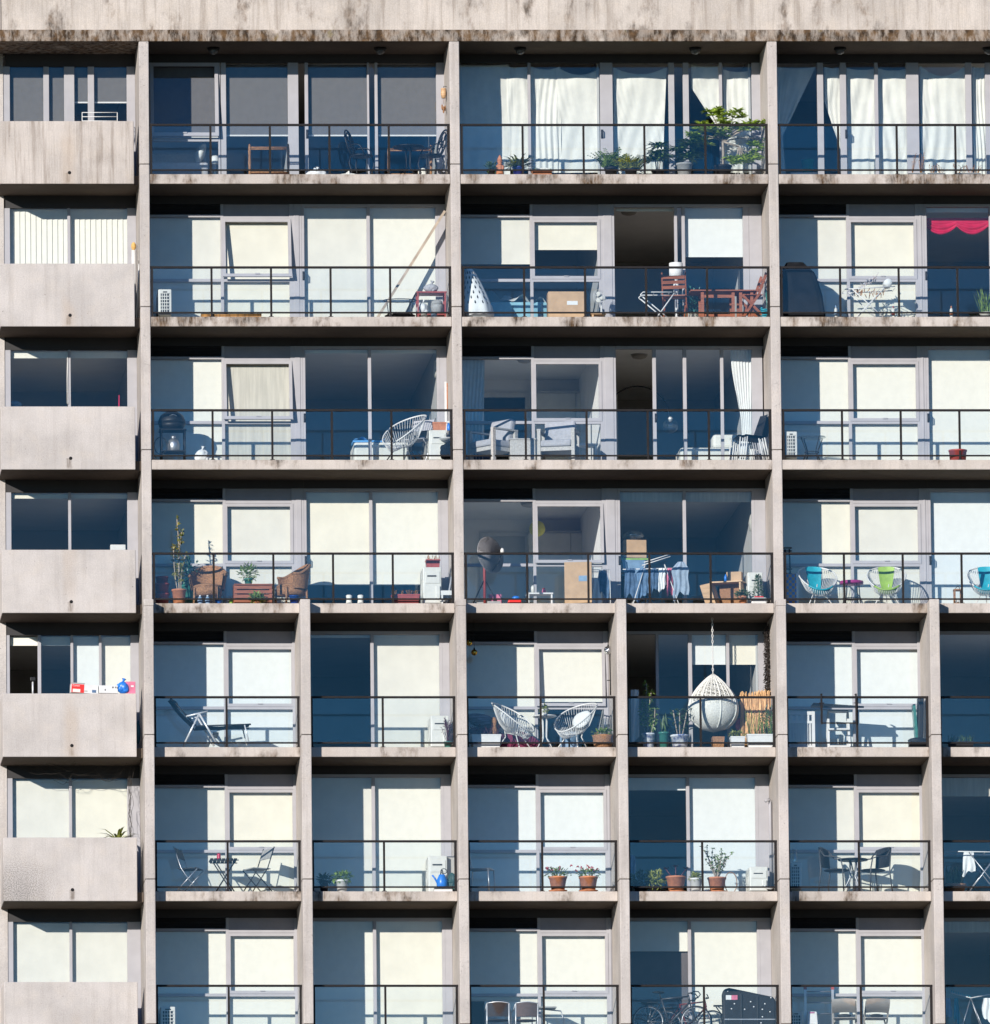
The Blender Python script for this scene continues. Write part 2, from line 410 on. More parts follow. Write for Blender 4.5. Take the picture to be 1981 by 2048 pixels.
# fins, one per storey, with open joints
for k in range(8):
    up = k < 4
    for n in (['A', 'B', 'C', 'D'] if up else list(FX)):
        x1 = FX[n]; x0 = x1-FW
        zt = zs(k)+PITCH+.205-.012; zb = zs(k)+.205
        y0 = -.02
        if k == 0: zt = ZTOP
        if k == 3: zb = zs(3)-.10
        if k == 4: zt = zs(3)-.10-.004 if n[0] != 'm' else zs(3)+.03
        if not up:
            y0 = -.36
        m = MB().box(x0, x1, y0, DW+.2, zb, zt)
        if k == 4 and n[0] != 'm':         # the deeper lower fin starts in front of the slender upper one
            m.box(x0+.002, x1+.004, -.36, -.024, zs(3)-.104, zs(3)+.03)
        part(m, 'concrete_fin', M_FIN, .014)
# balcony slabs
wide = [('A', 'B'), ('B', 'C'), ('C', 'D')]
narrow = [('A', 'mA'), ('mA', 'B'), ('B', 'mB'), ('mB', 'C'), ('C', 'mC'), ('mC', 'D')]
def bays(k): return wide if k < 4 else narrow
for k in range(8):
    for (a, b) in bays(k):
        sl = part(MB().box(FX[a]+.003, FX[b]-FW-.003, 0, DW+.2, zs(k)-SLAB, zs(k)), 'balcony_slab', M_EDGEH if k < 2 else M_EDGE, .012)
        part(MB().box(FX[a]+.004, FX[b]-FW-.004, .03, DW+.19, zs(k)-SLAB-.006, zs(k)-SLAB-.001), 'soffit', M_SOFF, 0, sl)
        part(MB().box(FX[a]+.01, FX[b]-FW-.01, .10, DW-.002, zs(k)+.0005, zs(k)+.003), 'floor_bounce_sheet', M_BOUNCE, 0, sl)  # unseen pale sheet added on the slab to bounce sunlight onto the blinds
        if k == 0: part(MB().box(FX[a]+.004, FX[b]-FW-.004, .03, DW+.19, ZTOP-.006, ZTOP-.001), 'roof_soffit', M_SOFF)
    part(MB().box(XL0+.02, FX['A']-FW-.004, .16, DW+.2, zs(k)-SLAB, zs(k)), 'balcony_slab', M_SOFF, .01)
    # the solid parapet of the left balcony: front, left return
    px1 = X(k, 268 + 1.3*k, 0)
    zt = zr(k)+.05; zb = zs(k)-SLAB
    mt = M_PANELS if k == 0 else (concrete('concrete_panel_mouldy', (.46, .42, .386), .22, drain=True, mold=(at(28, 1788, 0).x, 0, at(28, 1788, 0).z)) if k == 5 else M_PANEL)
    p = part(MB().box(XL0, px1, 0, .15, zb, zt).box(XL0, XL0+.13, .152, DW-.03, zb+.002, zt-.002), 'parapet', mt, .012)
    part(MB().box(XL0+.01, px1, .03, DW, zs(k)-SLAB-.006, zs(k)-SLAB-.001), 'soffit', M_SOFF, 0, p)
    c = at(139+1.2*k, FLOORPX[min(k, 6)]-3, 0)
    M = RX(PI/2)
    part(MB().lathe([(.026, -.02), (.026, .003), (.034, .004), (.034, -.02)], (c.x, 0, zs(k)+.03), 16, M).lathe([(.025, -.02), (.025, .0035)], (c.x, 0, zs(k)+.03), 16, M), 'drain_hole', M_HOLE, 0, p)

# balustrades: handrail (the part), posts, bottom rail, panes of glass
def balustrade(k, a, b, n):
    x0, x1 = FX[a]+.02, FX[b]-FW-.012
    yr = .05
    h = part(MB().box(x0-.016, x1+.01, yr-.03, yr+.03, zr(k)-.042, zr(k)), 'balustrade', M_RAIL, .004)
    part(MB().box(x0, x1, yr-.018, yr+.018, zs(k)+.075, zs(k)+.105), 'bottom_rail', M_RAIL, 0, h)
    xs = [x0+.02+(x1-x0-.04)*i/n for i in range(n+1)]
    for x in xs:
        part(MB().box(x-.02, x+.02, yr-.027, yr+.027, zs(k)+.001, zr(k)-.042).box(x-.045, x+.045, yr-.04, yr+.04, zs(k)+.0005, zs(k)+.012), 'post', M_RAIL, 0, h)
    for i in range(n):
        part(MB().box(xs[i]+.022, xs[i+1]-.022, yr-.004, yr+.004, zs(k)+.107, zr(k)-.044), 'glass_panel', M_BGL, 0, h)
for k in range(8):
    for (a, b) in bays(k): balustrade(k, a, b, 5 if k < 4 else 2)

# rooms behind the glass, open towards the windows
def room(x0, x1, k, depth, floor=M_RFLOOR, wall=None):
    y0, z0, z1 = DW+.11, zs(k)+.002, zs(k)+2.6
    m = MB().box(x0, x1, depth, depth+.08, z0, z1)
    m.box(x0-.04, x0, y0, depth, z0, z1).box(x1, x1+.04, y0, depth, z0, z1)
    r = part(m, 'room_walls', wall or M_ROOM)
    part(MB().box(x0, x1, y0, depth, z0-.05, z0), 'room_floor', floor, 0, r)
    part(MB().box(x0, x1, y0, depth, z1+.001, z1+.06), 'room_ceiling', M_CEIL, 0, r)
    return r

class Win:                                 # one window unit: frame part + sub-parts
    def __init__(s, k): s.k = k; s.f = MB(); s.sub = []
    def fr(s, x0, x1, z0, z1, y0=DW, y1=DW+.09): s.f.box(x0, x1, y0, y1, zs(s.k)+z0, zs(s.k)+z1)
    def pane(s, x0, x1, z0, z1, y=DW+.045):
        s.sub.append((MB().box(x0, x1, y-.003, y+.003, zs(s.k)+z0, zs(s.k)+z1), 'pane', M_PANE))
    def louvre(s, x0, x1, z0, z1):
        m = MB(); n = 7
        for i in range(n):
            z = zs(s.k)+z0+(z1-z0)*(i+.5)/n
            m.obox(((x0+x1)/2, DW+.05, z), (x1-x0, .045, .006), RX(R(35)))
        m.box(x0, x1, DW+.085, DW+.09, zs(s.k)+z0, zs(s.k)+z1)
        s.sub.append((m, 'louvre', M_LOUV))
    def spandrel(s, x0, x1, z0, z1):
        z = zs(s.k)
        m = MB().box(x0, x1, DW+.03, DW+.06, z+z0, z+z1)
        s.sub.append((m, 'spandrel_panel', M_ALUD))
    def sash(s, x0, x1, z0, z1, deg=0, w=.06):
        z = zs(s.k); y = DW+.012; h = z1-z0
        M = RX(-R(deg)); p = Vector(((x0+x1)/2, y, z+z1))
        m = MB(); L = x1-x0
        def bx(cx, cz, sx_, sz_, mb, ty=.05): mb.obox(p+M@Vector((cx, 0, cz)), (sx_, ty, sz_), M)
        bx(0, -w/2, L, w, m); bx(0, -h+w/2, L, w, m)
        bx(-L/2+w/2, -h/2, w, h-2*w, m); bx(L/2-w/2, -h/2, w, h-2*w, m)
        bx(0, -h+w*.9, .09, .02, m, .09)
        s.sub.append((m, 'sash', M_ALU))
        g = MB(); bx(0, -h/2, L-2*w, h-2*w, g, .006); s.sub.append((g, 'pane', M_PANE))
    def handle(s, x, z=1.05):
        zz = zs(s.k)+z
        m = MB().box(x-.022, x+.022, DW-.012, DW-.001, zz-.09, zz+.09)
        m.tube([(x, DW-.01, zz+.07), (x+.01, DW-.06, zz+.06), (x+.01, DW-.06, zz-.06), (x, DW-.01, zz-.07)], .012, 6)
        s.sub.append((m, 'handle', M_BLACK))
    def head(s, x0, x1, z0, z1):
        s.sub.append((MB().box(x0, x1, DW+.004, DW+.09, zs(s.k)+z0, zs(s.k)+z1), 'window_head', M_HEAD))
    def done(s):
        o = part(s.f, 'window', M_ALU, .004)
        for m, n, mt in s.sub: part(m, n, mt, 0, o)
        return o

def half_left(k, a, m, narrow_bay, open_deg=0):
    w = Win(k); xl = FX[a]; xm = FX[m] if m in FX else m
    jr = xm-FW-.002 if narrow_bay else xm+.01
    w.fr(xl+.002, xl+.06, .0, 2.673); w.fr(xl+1.49, xl+1.55, .06, 2.5); w.fr(2.86+xl, jr, 0, 2.5)
    w.fr(2.86+xl+.09, jr-.05, .002, 2.4985, DW-.012, DW-.0005)
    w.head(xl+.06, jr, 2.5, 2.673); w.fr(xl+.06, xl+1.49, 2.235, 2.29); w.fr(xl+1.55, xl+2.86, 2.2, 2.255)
    w.fr(xl+.06, xl+1.49, .93, .99); w.fr(xl+1.55, xl+2.86, .93, .985)
    w.fr(xl+.06, xl+1.49, 0, .06); w.fr(xl+1.55, xl+2.86, 0, .06)
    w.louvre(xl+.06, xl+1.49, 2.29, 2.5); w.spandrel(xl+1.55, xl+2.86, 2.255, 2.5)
    w.pane(xl+.06, xl+1.49, .99, 2.235); w.pane(xl+.06, xl+1.49, .06, .93); w.pane(xl+1.55, xl+2.86, .06, .93)
    w.sash(xl+1.52, xl+2.89, .985, 2.195, open_deg)
    return w.done()
def half_right(k, x0, x1, stiles, panes, handle=None, head=2.44):
    w = Win(k)                             # x0..x1 clear width; stiles and panes as x intervals
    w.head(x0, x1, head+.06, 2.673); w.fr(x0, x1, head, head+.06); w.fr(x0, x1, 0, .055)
    for (p, q) in stiles: w.fr(p, q, .055, head)
    for (p, q) in panes: w.pane(p, q, .055, head)
    if handle: w.handle(handle)
    return w.done()
def std_right(k, m, b, handle=True):
    xm = FX[m] if m in FX else m
    xe = FX[b]-FW-.002; s0 = xm+.012
    st = [(s0, s0+.05), (xm+1.31, xm+1.375), (xm+2.68, xm+2.74), (xm+2.741, xe)]
    return half_right(k, s0, xe, st, [(s0+.05, xm+1.31), (xm+1.375, xm+2.68)], s0+.03 if handle else None)

MID = {'A': (FX['mA']), 'B': FX['mB'], 'C': FX['mC']}
def pxs(k, lst, r0=0, sc=1): return [(X(k, r0+sc*p, DW), X(k, r0+sc*q, DW)) for p, q in lst]
AB, BC, CD = (280, .33755), (900, .3481), (1500, .25369)
# storey 0: full height glazing
def top_bay(a, b, cal, stiles, panes, handle=None, extra=None):
    x0, x1 = FX[a]+.002, FX[b]-FW-.002
    w = Win(0)
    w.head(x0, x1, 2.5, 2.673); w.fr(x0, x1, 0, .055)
    for p, q in pxs(0, stiles, *cal): w.fr(p, q, .055, 2.5)
    for p, q in pxs(0, panes, *cal): w.pane(p, q, .055, 2.5)
    if extra: extra(w)
    if handle: w.handle(X(0, cal[0]+cal[1]*handle, DW))
    return w.done()
def ab_extra(w):
    (p, q), = pxs(0, [(62, 466)], *AB)
    w.fr(p, q, .90, .98); w.pane(p, q, .055, .90); w.sash(p, q, .98, 2.495, 5, .07)
top_bay('A', 'B', AB, [(48, 62), (466, 478), (482, 513), (880, 942), (980, 1000), (1350, 1362), (1395, 1412), (1760, 1808)],
        [(513, 880), (1000, 1350), (1362, 1395), (1412, 1760)], 992, ab_extra)
top_bay('B', 'C', BC, [(45, 56), (452, 468), (868, 940), (1262, 1295), (1345, 1378), (1553, 1570), (1740, 1800)],
        [(56, 452), (468, 868), (940, 1262), (1295, 1345), (1378, 1553), (1570, 1740)], 876)
top_bay('C', 'D', CD, [(205, 216), (540, 588), (720, 768), (993, 1020), (1243, 1340), (1710, 1757), (1866, 1920), (2420, 2470)],
        [(216, 540), (588, 720), (768, 993), (1020, 1243), (1340, 1710), (1757, 1866), (1920, 2420), (2470, 2560)], 764)
# storeys 1-3
for k in (1, 2, 3):
    half_left(k, 'A', MID['A'], False, {1: 9, 2: 8, 3: 0}[k]); std_right(k, MID['A'], 'B')
    half_left(k, 'B', MID['B'], False, {1: 0, 2: 0, 3: 4}[k])
    half_left(k, 'C', MID['C'], False, 0); std_right(k, MID['C'], 'D')
xe = FX['C']-FW-.002
def lst(k, cal, stiles, panes, handle, x0, x1): return half_right(k, x0, x1, pxs(k, stiles, *cal), pxs(k, panes, *cal), X(k, cal[0]+cal[1]*handle, DW) if handle else None)
lst(1, BC, [(1295, 1312), (1338, 1356), (1690, 1724), (1725, 1798)], [(1312, 1338), (1356, 1690)], None, MID['B']+.012, xe)
lst(2, BC, [(1170, 1190), (1345, 1365), (1560, 1578), (1740, 1802)], [(1190, 1345), (1365, 1560), (1578, 1740)], 1186, MID['B']+.012, xe)
std_right(3, MID['B'], 'C')
# storeys 4-6 and the one below the picture
for k in (4, 5, 6, 7):
    half_left(k, 'A', 'mA', True); std_right(k, 'mA', 'B', False)
    half_left(k, 'B', 'mB', True, 3 if k == 4 else 0)
    if k != 4: std_right(k, 'mB', 'C', False)
    half_left(k, 'C', 'mC', True); std_right(k, 'mC', 'D', False)
lst(4, BC, [(1188, 1205), (1376, 1397), (1595, 1612), (1778, 1830)], [(1205, 1376), (1397, 1595), (1612, 1778)], None, MID['B']+.012, xe)
# windows over the solid parapets
def left_win(k, s, stiles, panes):
    w = Win(k); xa, xb = X(k, 11.5, DW)+.002, FX['A']-FW-.002
    w.head(xa, xb, 2.42, 2.673); w.fr(xa, xb, 0, .06)
    for p, q in pxs(k, stiles, 0, s): w.fr(p, min(q, xb), .06, 2.42)
    for p, q in pxs(k, panes, 0, s): w.pane(p, q, .06, 2.42)
    return w.done()
SL = 320/1896
for k in range(8):
    o = 10*min(k-1, 5) if k > 1 else 0
    if k == 0: left_win(k, .327, [(20, 62), (268, 302), (395, 457), (540, 578), (778, 850)], [(62, 268), (302, 395), (457, 540), (578, 778)])
    elif k == 4: left_win(k, SL, [(68, 120), (452, 492), (842, 874), (1180, 1210), (1553, 1700)], [(492, 842), (874, 1180), (1210, 1553)])
    else: left_win(k, SL, [(45+.6*o, 122+.8*o), (805+o*.5, 838+o*.5), (1515, 1700)], [(122+.8*o, 805+o*.5), (838+o*.5, 1515)])
    room(XL0+.1, FX['A']-FW-.05, k, 7.5)
for k in range(8):
    for a, b in (('A', 'B'), ('B', 'C'), ('C', 'D')):
        m = FX['m'+a]
        pale = a == 'B' and k in (2, 3)
        room(FX[a]+.045, FX[a]+2.872, k, 6.0, M_CEIL if pale else M_RFLOOR, M_CEIL if pale else None); room(m-.05, m+2.735, k, 8.5)

for k, px, Y, lab in ((2, 1052, 3.4, 'round ceiling lamp of the bedroom with armchairs outside'), (3, 1060, 3.8, 'round ceiling lamp above the yellow paper lantern'), (2, 1281, 2.9, 'round ceiling lamp seen through the half open door, third row'), (1, 1260, 2.6, 'round ceiling lamp in the dark open doorway, second row')):
    t = thing('ceiling_lamp', lab, 'lamp', (X(k, px, Y), Y, zs(k)+2.6), 0, 'round ceiling lamps inside the rooms')
    MB().lathe([(.14, 0), (.16, -.03), (.13, -.07), (.06, -.09), (.0001, -.095)], (0, 0, 0), 24).build('lamp_shade', M_BEIGE, t); MB().lathe([(.17, -.0), (.17, -.012)], (0, 0, 0), 24).build('base', M_STEEL, t)

# ------------------------------------------------------------------ blinds
ROW = ['top', 'second', 'third', 'fourth', 'fifth', 'sixth', 'bottom']
ORD = ['first', 'second', 'third', 'fourth', 'fifth', 'sixth']
def where(k, i): return f'{ROW[k]} row '+('parapet balcony' if i < 0 else f'{ORD[i]} glass balcony')
def blind(k, x0, x1, zt, zb, mat, label, y=DW+.13):
    m = MB(); z = zs(k)
    if mat is M_CREAM: mat = (M_CREAM, M_CREAM2, M_CREAM, M_CREAM3)[(k*5+int(x0*1.3)) % 4]
    zb += .018*((int(x0*7)+k) % 3) if .05 < zb < .2 else 0
    m.box(x0, x1, y-.003, y+.003, z+zb, z+zt)
    if mat is not M_GREYB: m.box(x0, x1, y-.010, y+.008, z+zb-.025, z+zb)
    m.lathe([(.03, x0), (.03, x1)], (0, y+.03, z+zt-.01), 10, RY(PI/2))
    c = Vector(((x0+x1)/2, y, z+zb))
    m.v = [tuple(Vector(v)-c) for v in m.v]
    o = single('roller_blind', label, 'blind', m, mat, c, 0, 'roller blinds behind the windows')
    if mat is M_GREYB: MB().box(x0-c.x, x1-c.x, -.010, .008, -.03, -.001).build('bottom_bar', M_WHITE, o)
    return o
def ns(tone, how, pane, k, i): return f'{tone} roller blind {how} behind the {pane}, {where(k, i)}'
FULL = {}
def bl(k, i, a, pane, tone='cream', mat=None, zb=.07, how='fully lowered', zt=None):
    xl = FX[a]; xm = FX['m'+a] if a in 'ABC' else None
    mat = mat or {'cream': M_CREAM, 'white': M_WHITEB, 'grey': M_GREYB, 'taupe': M_TAUPE}[tone]
    if pane == 'fixed left pane': x0, x1, z1 = xl+.05, xl+1.515, 2.24
    elif pane == 'awning sash': x0, x1, z1 = xl+1.525, xl+2.88, 2.235
    elif pane == 'left door pane': x0, x1, z1 = xm+.02, xm+1.34, 2.47
    else: x0, x1, z1 = xm+1.35, xm+2.70, 2.47
    blind(k, x0, x1, zt or z1, zb, mat, ns(tone, how, pane, k, i))
P4 = ['fixed left pane', 'awning sash', 'left door pane', 'right door pane']
for p in P4: bl(1, 0, 'A', p)
bl(1, 1, 'B', P4[0], zb=1.33, how='half lowered'); bl(1, 1, 'B', P4[1], zb=1.62, how='lowered a third')
x0, x1 = X(1, 900+.348*1345, DW), X(1, 900+.348*1692, DW)
blind(1, x0, x1, 2.47, 1.475, M_WHITEB, ns('white', 'half lowered', 'right door pane', 1, 1))
blind(1, MID['B']+.06, X(1, 900+.348*1292, DW), 2.47, 2.40, M_CREAM, ns('cream', 'rolled up', 'open doorway', 1, 1))
for p in P4[:2]: bl(1, 2, 'C', p)
bl(1, 2, 'C', P4[2], 'white', zb=2.38, how='rolled up'); bl(1, 2, 'C', P4[3])
bl(2, 0, 'A', P4[0]); bl(2, 0, 'A', P4[1], 'taupe')
bl(2, 0, 'A', P4[2], zb=2.40, how='rolled up'); bl(2, 0, 'A', P4[3], zb=2.40, how='rolled up')
for p in P4: bl(2, 2, 'C', p)
for p in P4: bl(3, 0, 'A', p, zb=.60 if 'door' in p else .07, how='mostly lowered' if 'door' in p else 'fully lowered')
bl(3, 1, 'B', P4[2], 'grey', M_TAUPE, 2.27, 'rolled up'); bl(3, 1, 'B', P4[3], 'grey', M_TAUPE, 2.27, 'rolled up')
for p in P4: bl(3, 2, 'C', p, 'white' if 'door' in p else 'cream')
for p in P4[:2]: bl(4, 0, 'A', p, 'white')
bl(4, 1, 'A', P4[2], 'white', zb=2.41, how='rolled up'); bl(4, 1, 'A', P4[3])
bl(4, 2, 'B', P4[0]); bl(4, 2, 'B', P4[1], zb=1.12, how='nearly lowered')
for n, (p, q, w) in enumerate([(1400, 1594, 'middle door pane'), (1614, 1780, 'right door pane')]):
    blind(4, X(4, 900+.348*p, DW), X(4, 900+.348*q, DW), 2.47, 1.87, M_WHITEB if n == 0 else M_CREAM, ns('pale', 'lowered a third', w, 4, 3))
for p in P4[:2]: bl(4, 4, 'C', p, 'white')
for p in P4[:2]: bl(5, 0, 'A', p)
for p in P4[2:]: bl(5, 1, 'A', p)
for p in P4[:2]: bl(5, 2, 'B', p, 'white')
bl(5, 3, 'B', P4[2], 'white', zb=2.22, how='rolled up'); bl(5, 3, 'B', P4[3], 'white')
for p in P4[:2]: bl(5, 4, 'C', p)
bl(5, 5, 'C', P4[2], 'grey', M_TAUPE, 2.1, 'lowered slightly')
for p in P4[:2]: bl(6, 0, 'A', p)
for p in P4[2:]: bl(6, 1, 'A', p)
for p in P4[:2]: bl(6, 2, 'B', p)
bl(6, 3, 'B', P4[2], zb=1.87, how='lowered a third')
blind(6, FX['mB']+.02, FX['mB']+1.34, 1.86, .07, pm('blind_brown', (.10, .085, .085), .85, .15, 1.5), 'grey brown roller blind behind the bicycles in the bottom row', DW+.19); bl(6, 3, 'B', P4[3])
for p in P4[:2]: bl(6, 4, 'C', p)
bl(6, 5, 'C', P4[2], 'grey', M_TAUPE, 2.25, 'rolled up')
# grey blinds of the top storey
def tb(k, cal, p, q, zb, pane, i, tone='grey', zt=2.47, how='mostly lowered', mat=None):
    blind(k, X(k, cal[0]+cal[1]*p, DW), X(k, cal[0]+cal[1]*q, DW), zt, zb, mat or M_GREYB, ns(tone, how, pane, k, i))
tb(0, AB, 60, 470, 1.02, 'tilted sash', 0); tb(0, AB, 500, 882, 1.06, 'second wide pane', 0)
tb(0, AB, 985, 1358, 1.06, 'third wide pane', 0); tb(0, AB, 1400, 1764, 1.06, 'right wide pane', 0)
L1 = (0, .327)
tb(0, L1, 60, 285, .3, 'leftmost pane', -1); tb(0, L1, 300, 400, .3, 'narrow pane', -1)
tb(0, L1, 452, 556, 1.73, 'slim middle pane', -1, how='half lowered'); tb(0, L1, 560, 782, 1.73, 'right pane', -1, how='half lowered')
L2 = (0, SL)
for k, zb, how in ((2, 2.30, 'rolled up'), (3, 2.34, 'rolled up'), (5, .1, 'fully lowered'), (6, .1, 'fully lowered')):
    o = 10*(k-1)
    for n, (p, q) in enumerate([(110+.8*o, 822+.5*o), (822+.5*o, 1530)]):
        tb(k, L2, p, q, zb, ['left pane', 'right pane'][n], -1, 'cream', 2.40, how, M_CREAM if k != 6 else M_CREAM3)
tb(4, L2, 110, 470, 2.25, 'open gap', -1, 'cream', 2.40, 'rolled up', M_CREAM); tb(4, L2, 478, 850, 2.25, 'dark second pane', -1, 'cream', 2.40, 'rolled up', M_CREAM)
tb(4, L2, 858, 1195, .1, 'third pane', -1, 'white', 2.40, 'fully lowered', M_WHITEB); tb(4, L2, 1195, 1560, .1, 'right pane', -1, 'cream', 2.40, 'fully lowered', M_CREAM)
# vertical slat blinds, second row left
def vertical_blind(p, q, pane):
    x0, x1 = X(1, SL*p, DW), X(1, SL*q, DW); n = 11; m = MB(); z = zs(1)
    w = (x1-x0)/n
    for i in range(n):
        m.obox(((i+.5)*w, 0, 1.24), (w*1.02, .004, 2.3), RZ(R(-10)))
    m.box(0, x1-x0, -.02, .02, 2.39, 2.42)
    single('vertical_blind', f'cream vertical slat blind closed behind the {pane} above the solid parapet, second row', 'blind', m, M_CREAM, (x0, DW+.15, z), 0, 'vertical slat blinds')
vertical_blind(112, 820, 'left pane'); vertical_blind(822, 1530, 'right pane')

# ------------------------------------------------------------------ curtains
def curtain(label, k, cal, p, q, zt, zb, folds=5, amp=.03, sag=0., mat=None, y=DW+.17, left=None, right=None, skew=0., flat=.62):
    x0, x1 = X(k, cal[0]+cal[1]*p, y), X(k, cal[0]+cal[1]*q, y)
    ph = random.uniform(0, 6)
    cx = (x0+x1)/2
    def fn(u, v):                          # v: 0 top .. 1 bottom
        a = left(v)*(x1-x0) if left else 0; b = right(v)*(x1-x0) if right else (x1-x0)
        x = x0+a+(b-a)*u
        z = zt-sag*math.sin(PI*u)*(1-v)**2*1.0-(zt-zb)*v
        w = (.35+.65*v) if sag else (.8+.2*v)
        yy = amp*w*flat*(math.sin(2*PI*folds*(u+skew*v+.06*math.sin(5*v+ph))+ph)*(.35+.65*(.5+.5*math.sin(3*u+ph)))+.4*math.sin(2*PI*folds*2.3*(u-skew*1.4*v+.05*math.sin(7*v))+2*ph)*(.5+.5*math.cos(4*u+2*v))) + amp*.6*math.sin(5*v+3*u+ph)
        if sag: yy += .03*math.sin(PI*u)*math.sin(14*(v+.25*math.sin(PI*u))) * max(0, 1-1.6*v)
        return (x-cx, yy, z-zb)
    return single('curtain', label, 'curtain', MB().grid(fn, 60, 44), mat or M_SHEET, (cx, y, zs(k)+zb), 0, 'cloth curtains hung inside windows')
W1 = 'top row second balcony'
curtain(f'long white sheet hanging straight behind the leftmost pane, {W1}', 0, BC, 50, 345, 2.49, .05, 3, .035, .02)
curtain(f'narrow white sheet next to the thin mullion, {W1}', 0, BC, 330, 458, 2.46, .35, 3, .02, .03)
curtain(f'white sheet with bunched upright folds right of the mullion, {W1}', 0, BC, 466, 640, 2.46, .30, 5, .03, .07, skew=.15)
curtain(f'wide white sheet sagging in swags beside the broad post, {W1}', 0, BC, 622, 882, 2.44, .30, 3, .03, .16, skew=.3)
curtain(f'white sheet gathered at its right edge behind the middle pane, {W1}', 0, BC, 944, 1252, 2.44, .28, 4, .035, .15, right=lambda v: 1-.10*v, skew=.35)
curtain(f'white sheet drawn aside in a diagonal above the rhododendron, {W1}', 0, BC, 1384, 1572, 2.48, 1.15, 3, .02, .03, left=lambda v: .05+.85*max(0, v-.35)/.65, skew=.3)
curtain(f'white sheet at the far right pane behind the rhododendron, {W1}', 0, BC, 1578, 1750, 2.40, .3, 4, .025, .06)
W2 = 'top row third balcony'
curtain(f'sheer curtain pulled back to a knot behind the left pane, {W2}', 0, CD, 214, 530, 2.45, .1, 4, .02, .04, M_SHEET, right=lambda v: (1.0-.85*(v/.6) if v < .6 else .15+.2*(v-.6)))
curtain(f'cream sheet with a torn slanting left edge, {W2}', 0, CD, 596, 772, 2.45, .4, 4, .03, .04, left=lambda v: .0+.95*max(0, v-.35)/.65, skew=.35)
curtain(f'cream sheet behind the pane right of the dark door handle, {W2}', 0, CD, 772, 1012, 2.42, .08, 3, .022, .04, skew=.4)
curtain(f'cream sheet behind the pane left of the broad post, {W2}', 0, CD, 1018, 1262, 2.42, .08, 3, .022, .05, skew=-.4)
curtain(f'cream sheet hanging in deep swags right of the broad post, {W2}', 0, CD, 1352, 1716, 2.48, .08, 4, .035, .22, right=lambda v: 1-.03*v, skew=.2)
curtain(f'bunched white curtain at the right border of the photo, {W2}', 0, CD, 1765, 1990, 2.45, .08, 8, .035, .02)
M_SHEER = M_CLOTHW
curtain('long pale curtain at the left of the bedroom with two armchairs outside', 2, BC, 55, 205, 2.25, .03, 7, .03, 0, M_SHEER, right=lambda v: 1-.12*v)
curtain('long white curtain tied back behind the stacked black chairs', 2, BC, 1612, 1745, 2.45, .03, 7, .035, 0, M_SHEER, left=lambda v: .05+.45*math.sin(PI*min(v/.72, 1)*.5)**2 if v < .72 else .5-.2*(v-.72)/.28)
def valance():
    k = 1; y = DW+.2
    x0, x1 = X(k, 1848, y), X(k, 1985, y); z0, z1 = 1.92, 2.26; L = x1-x0
    def fn(u, v):
        ph = (u*2.18-.08) % 1.0
        d = math.sin(PI*ph)**.8
        h = .17+.17*d
        return (u*L-L/2, .03*math.sin(2*PI*v*3)*d*v-.02*v, -h*v)
    single('swag_valance', 'red satin swag valance across the top of a dark glass door', 'curtain', MB().grid(fn, 72, 24), M_REDC, ((x0+x1)/2, y, zs(k)+z1))
valance()

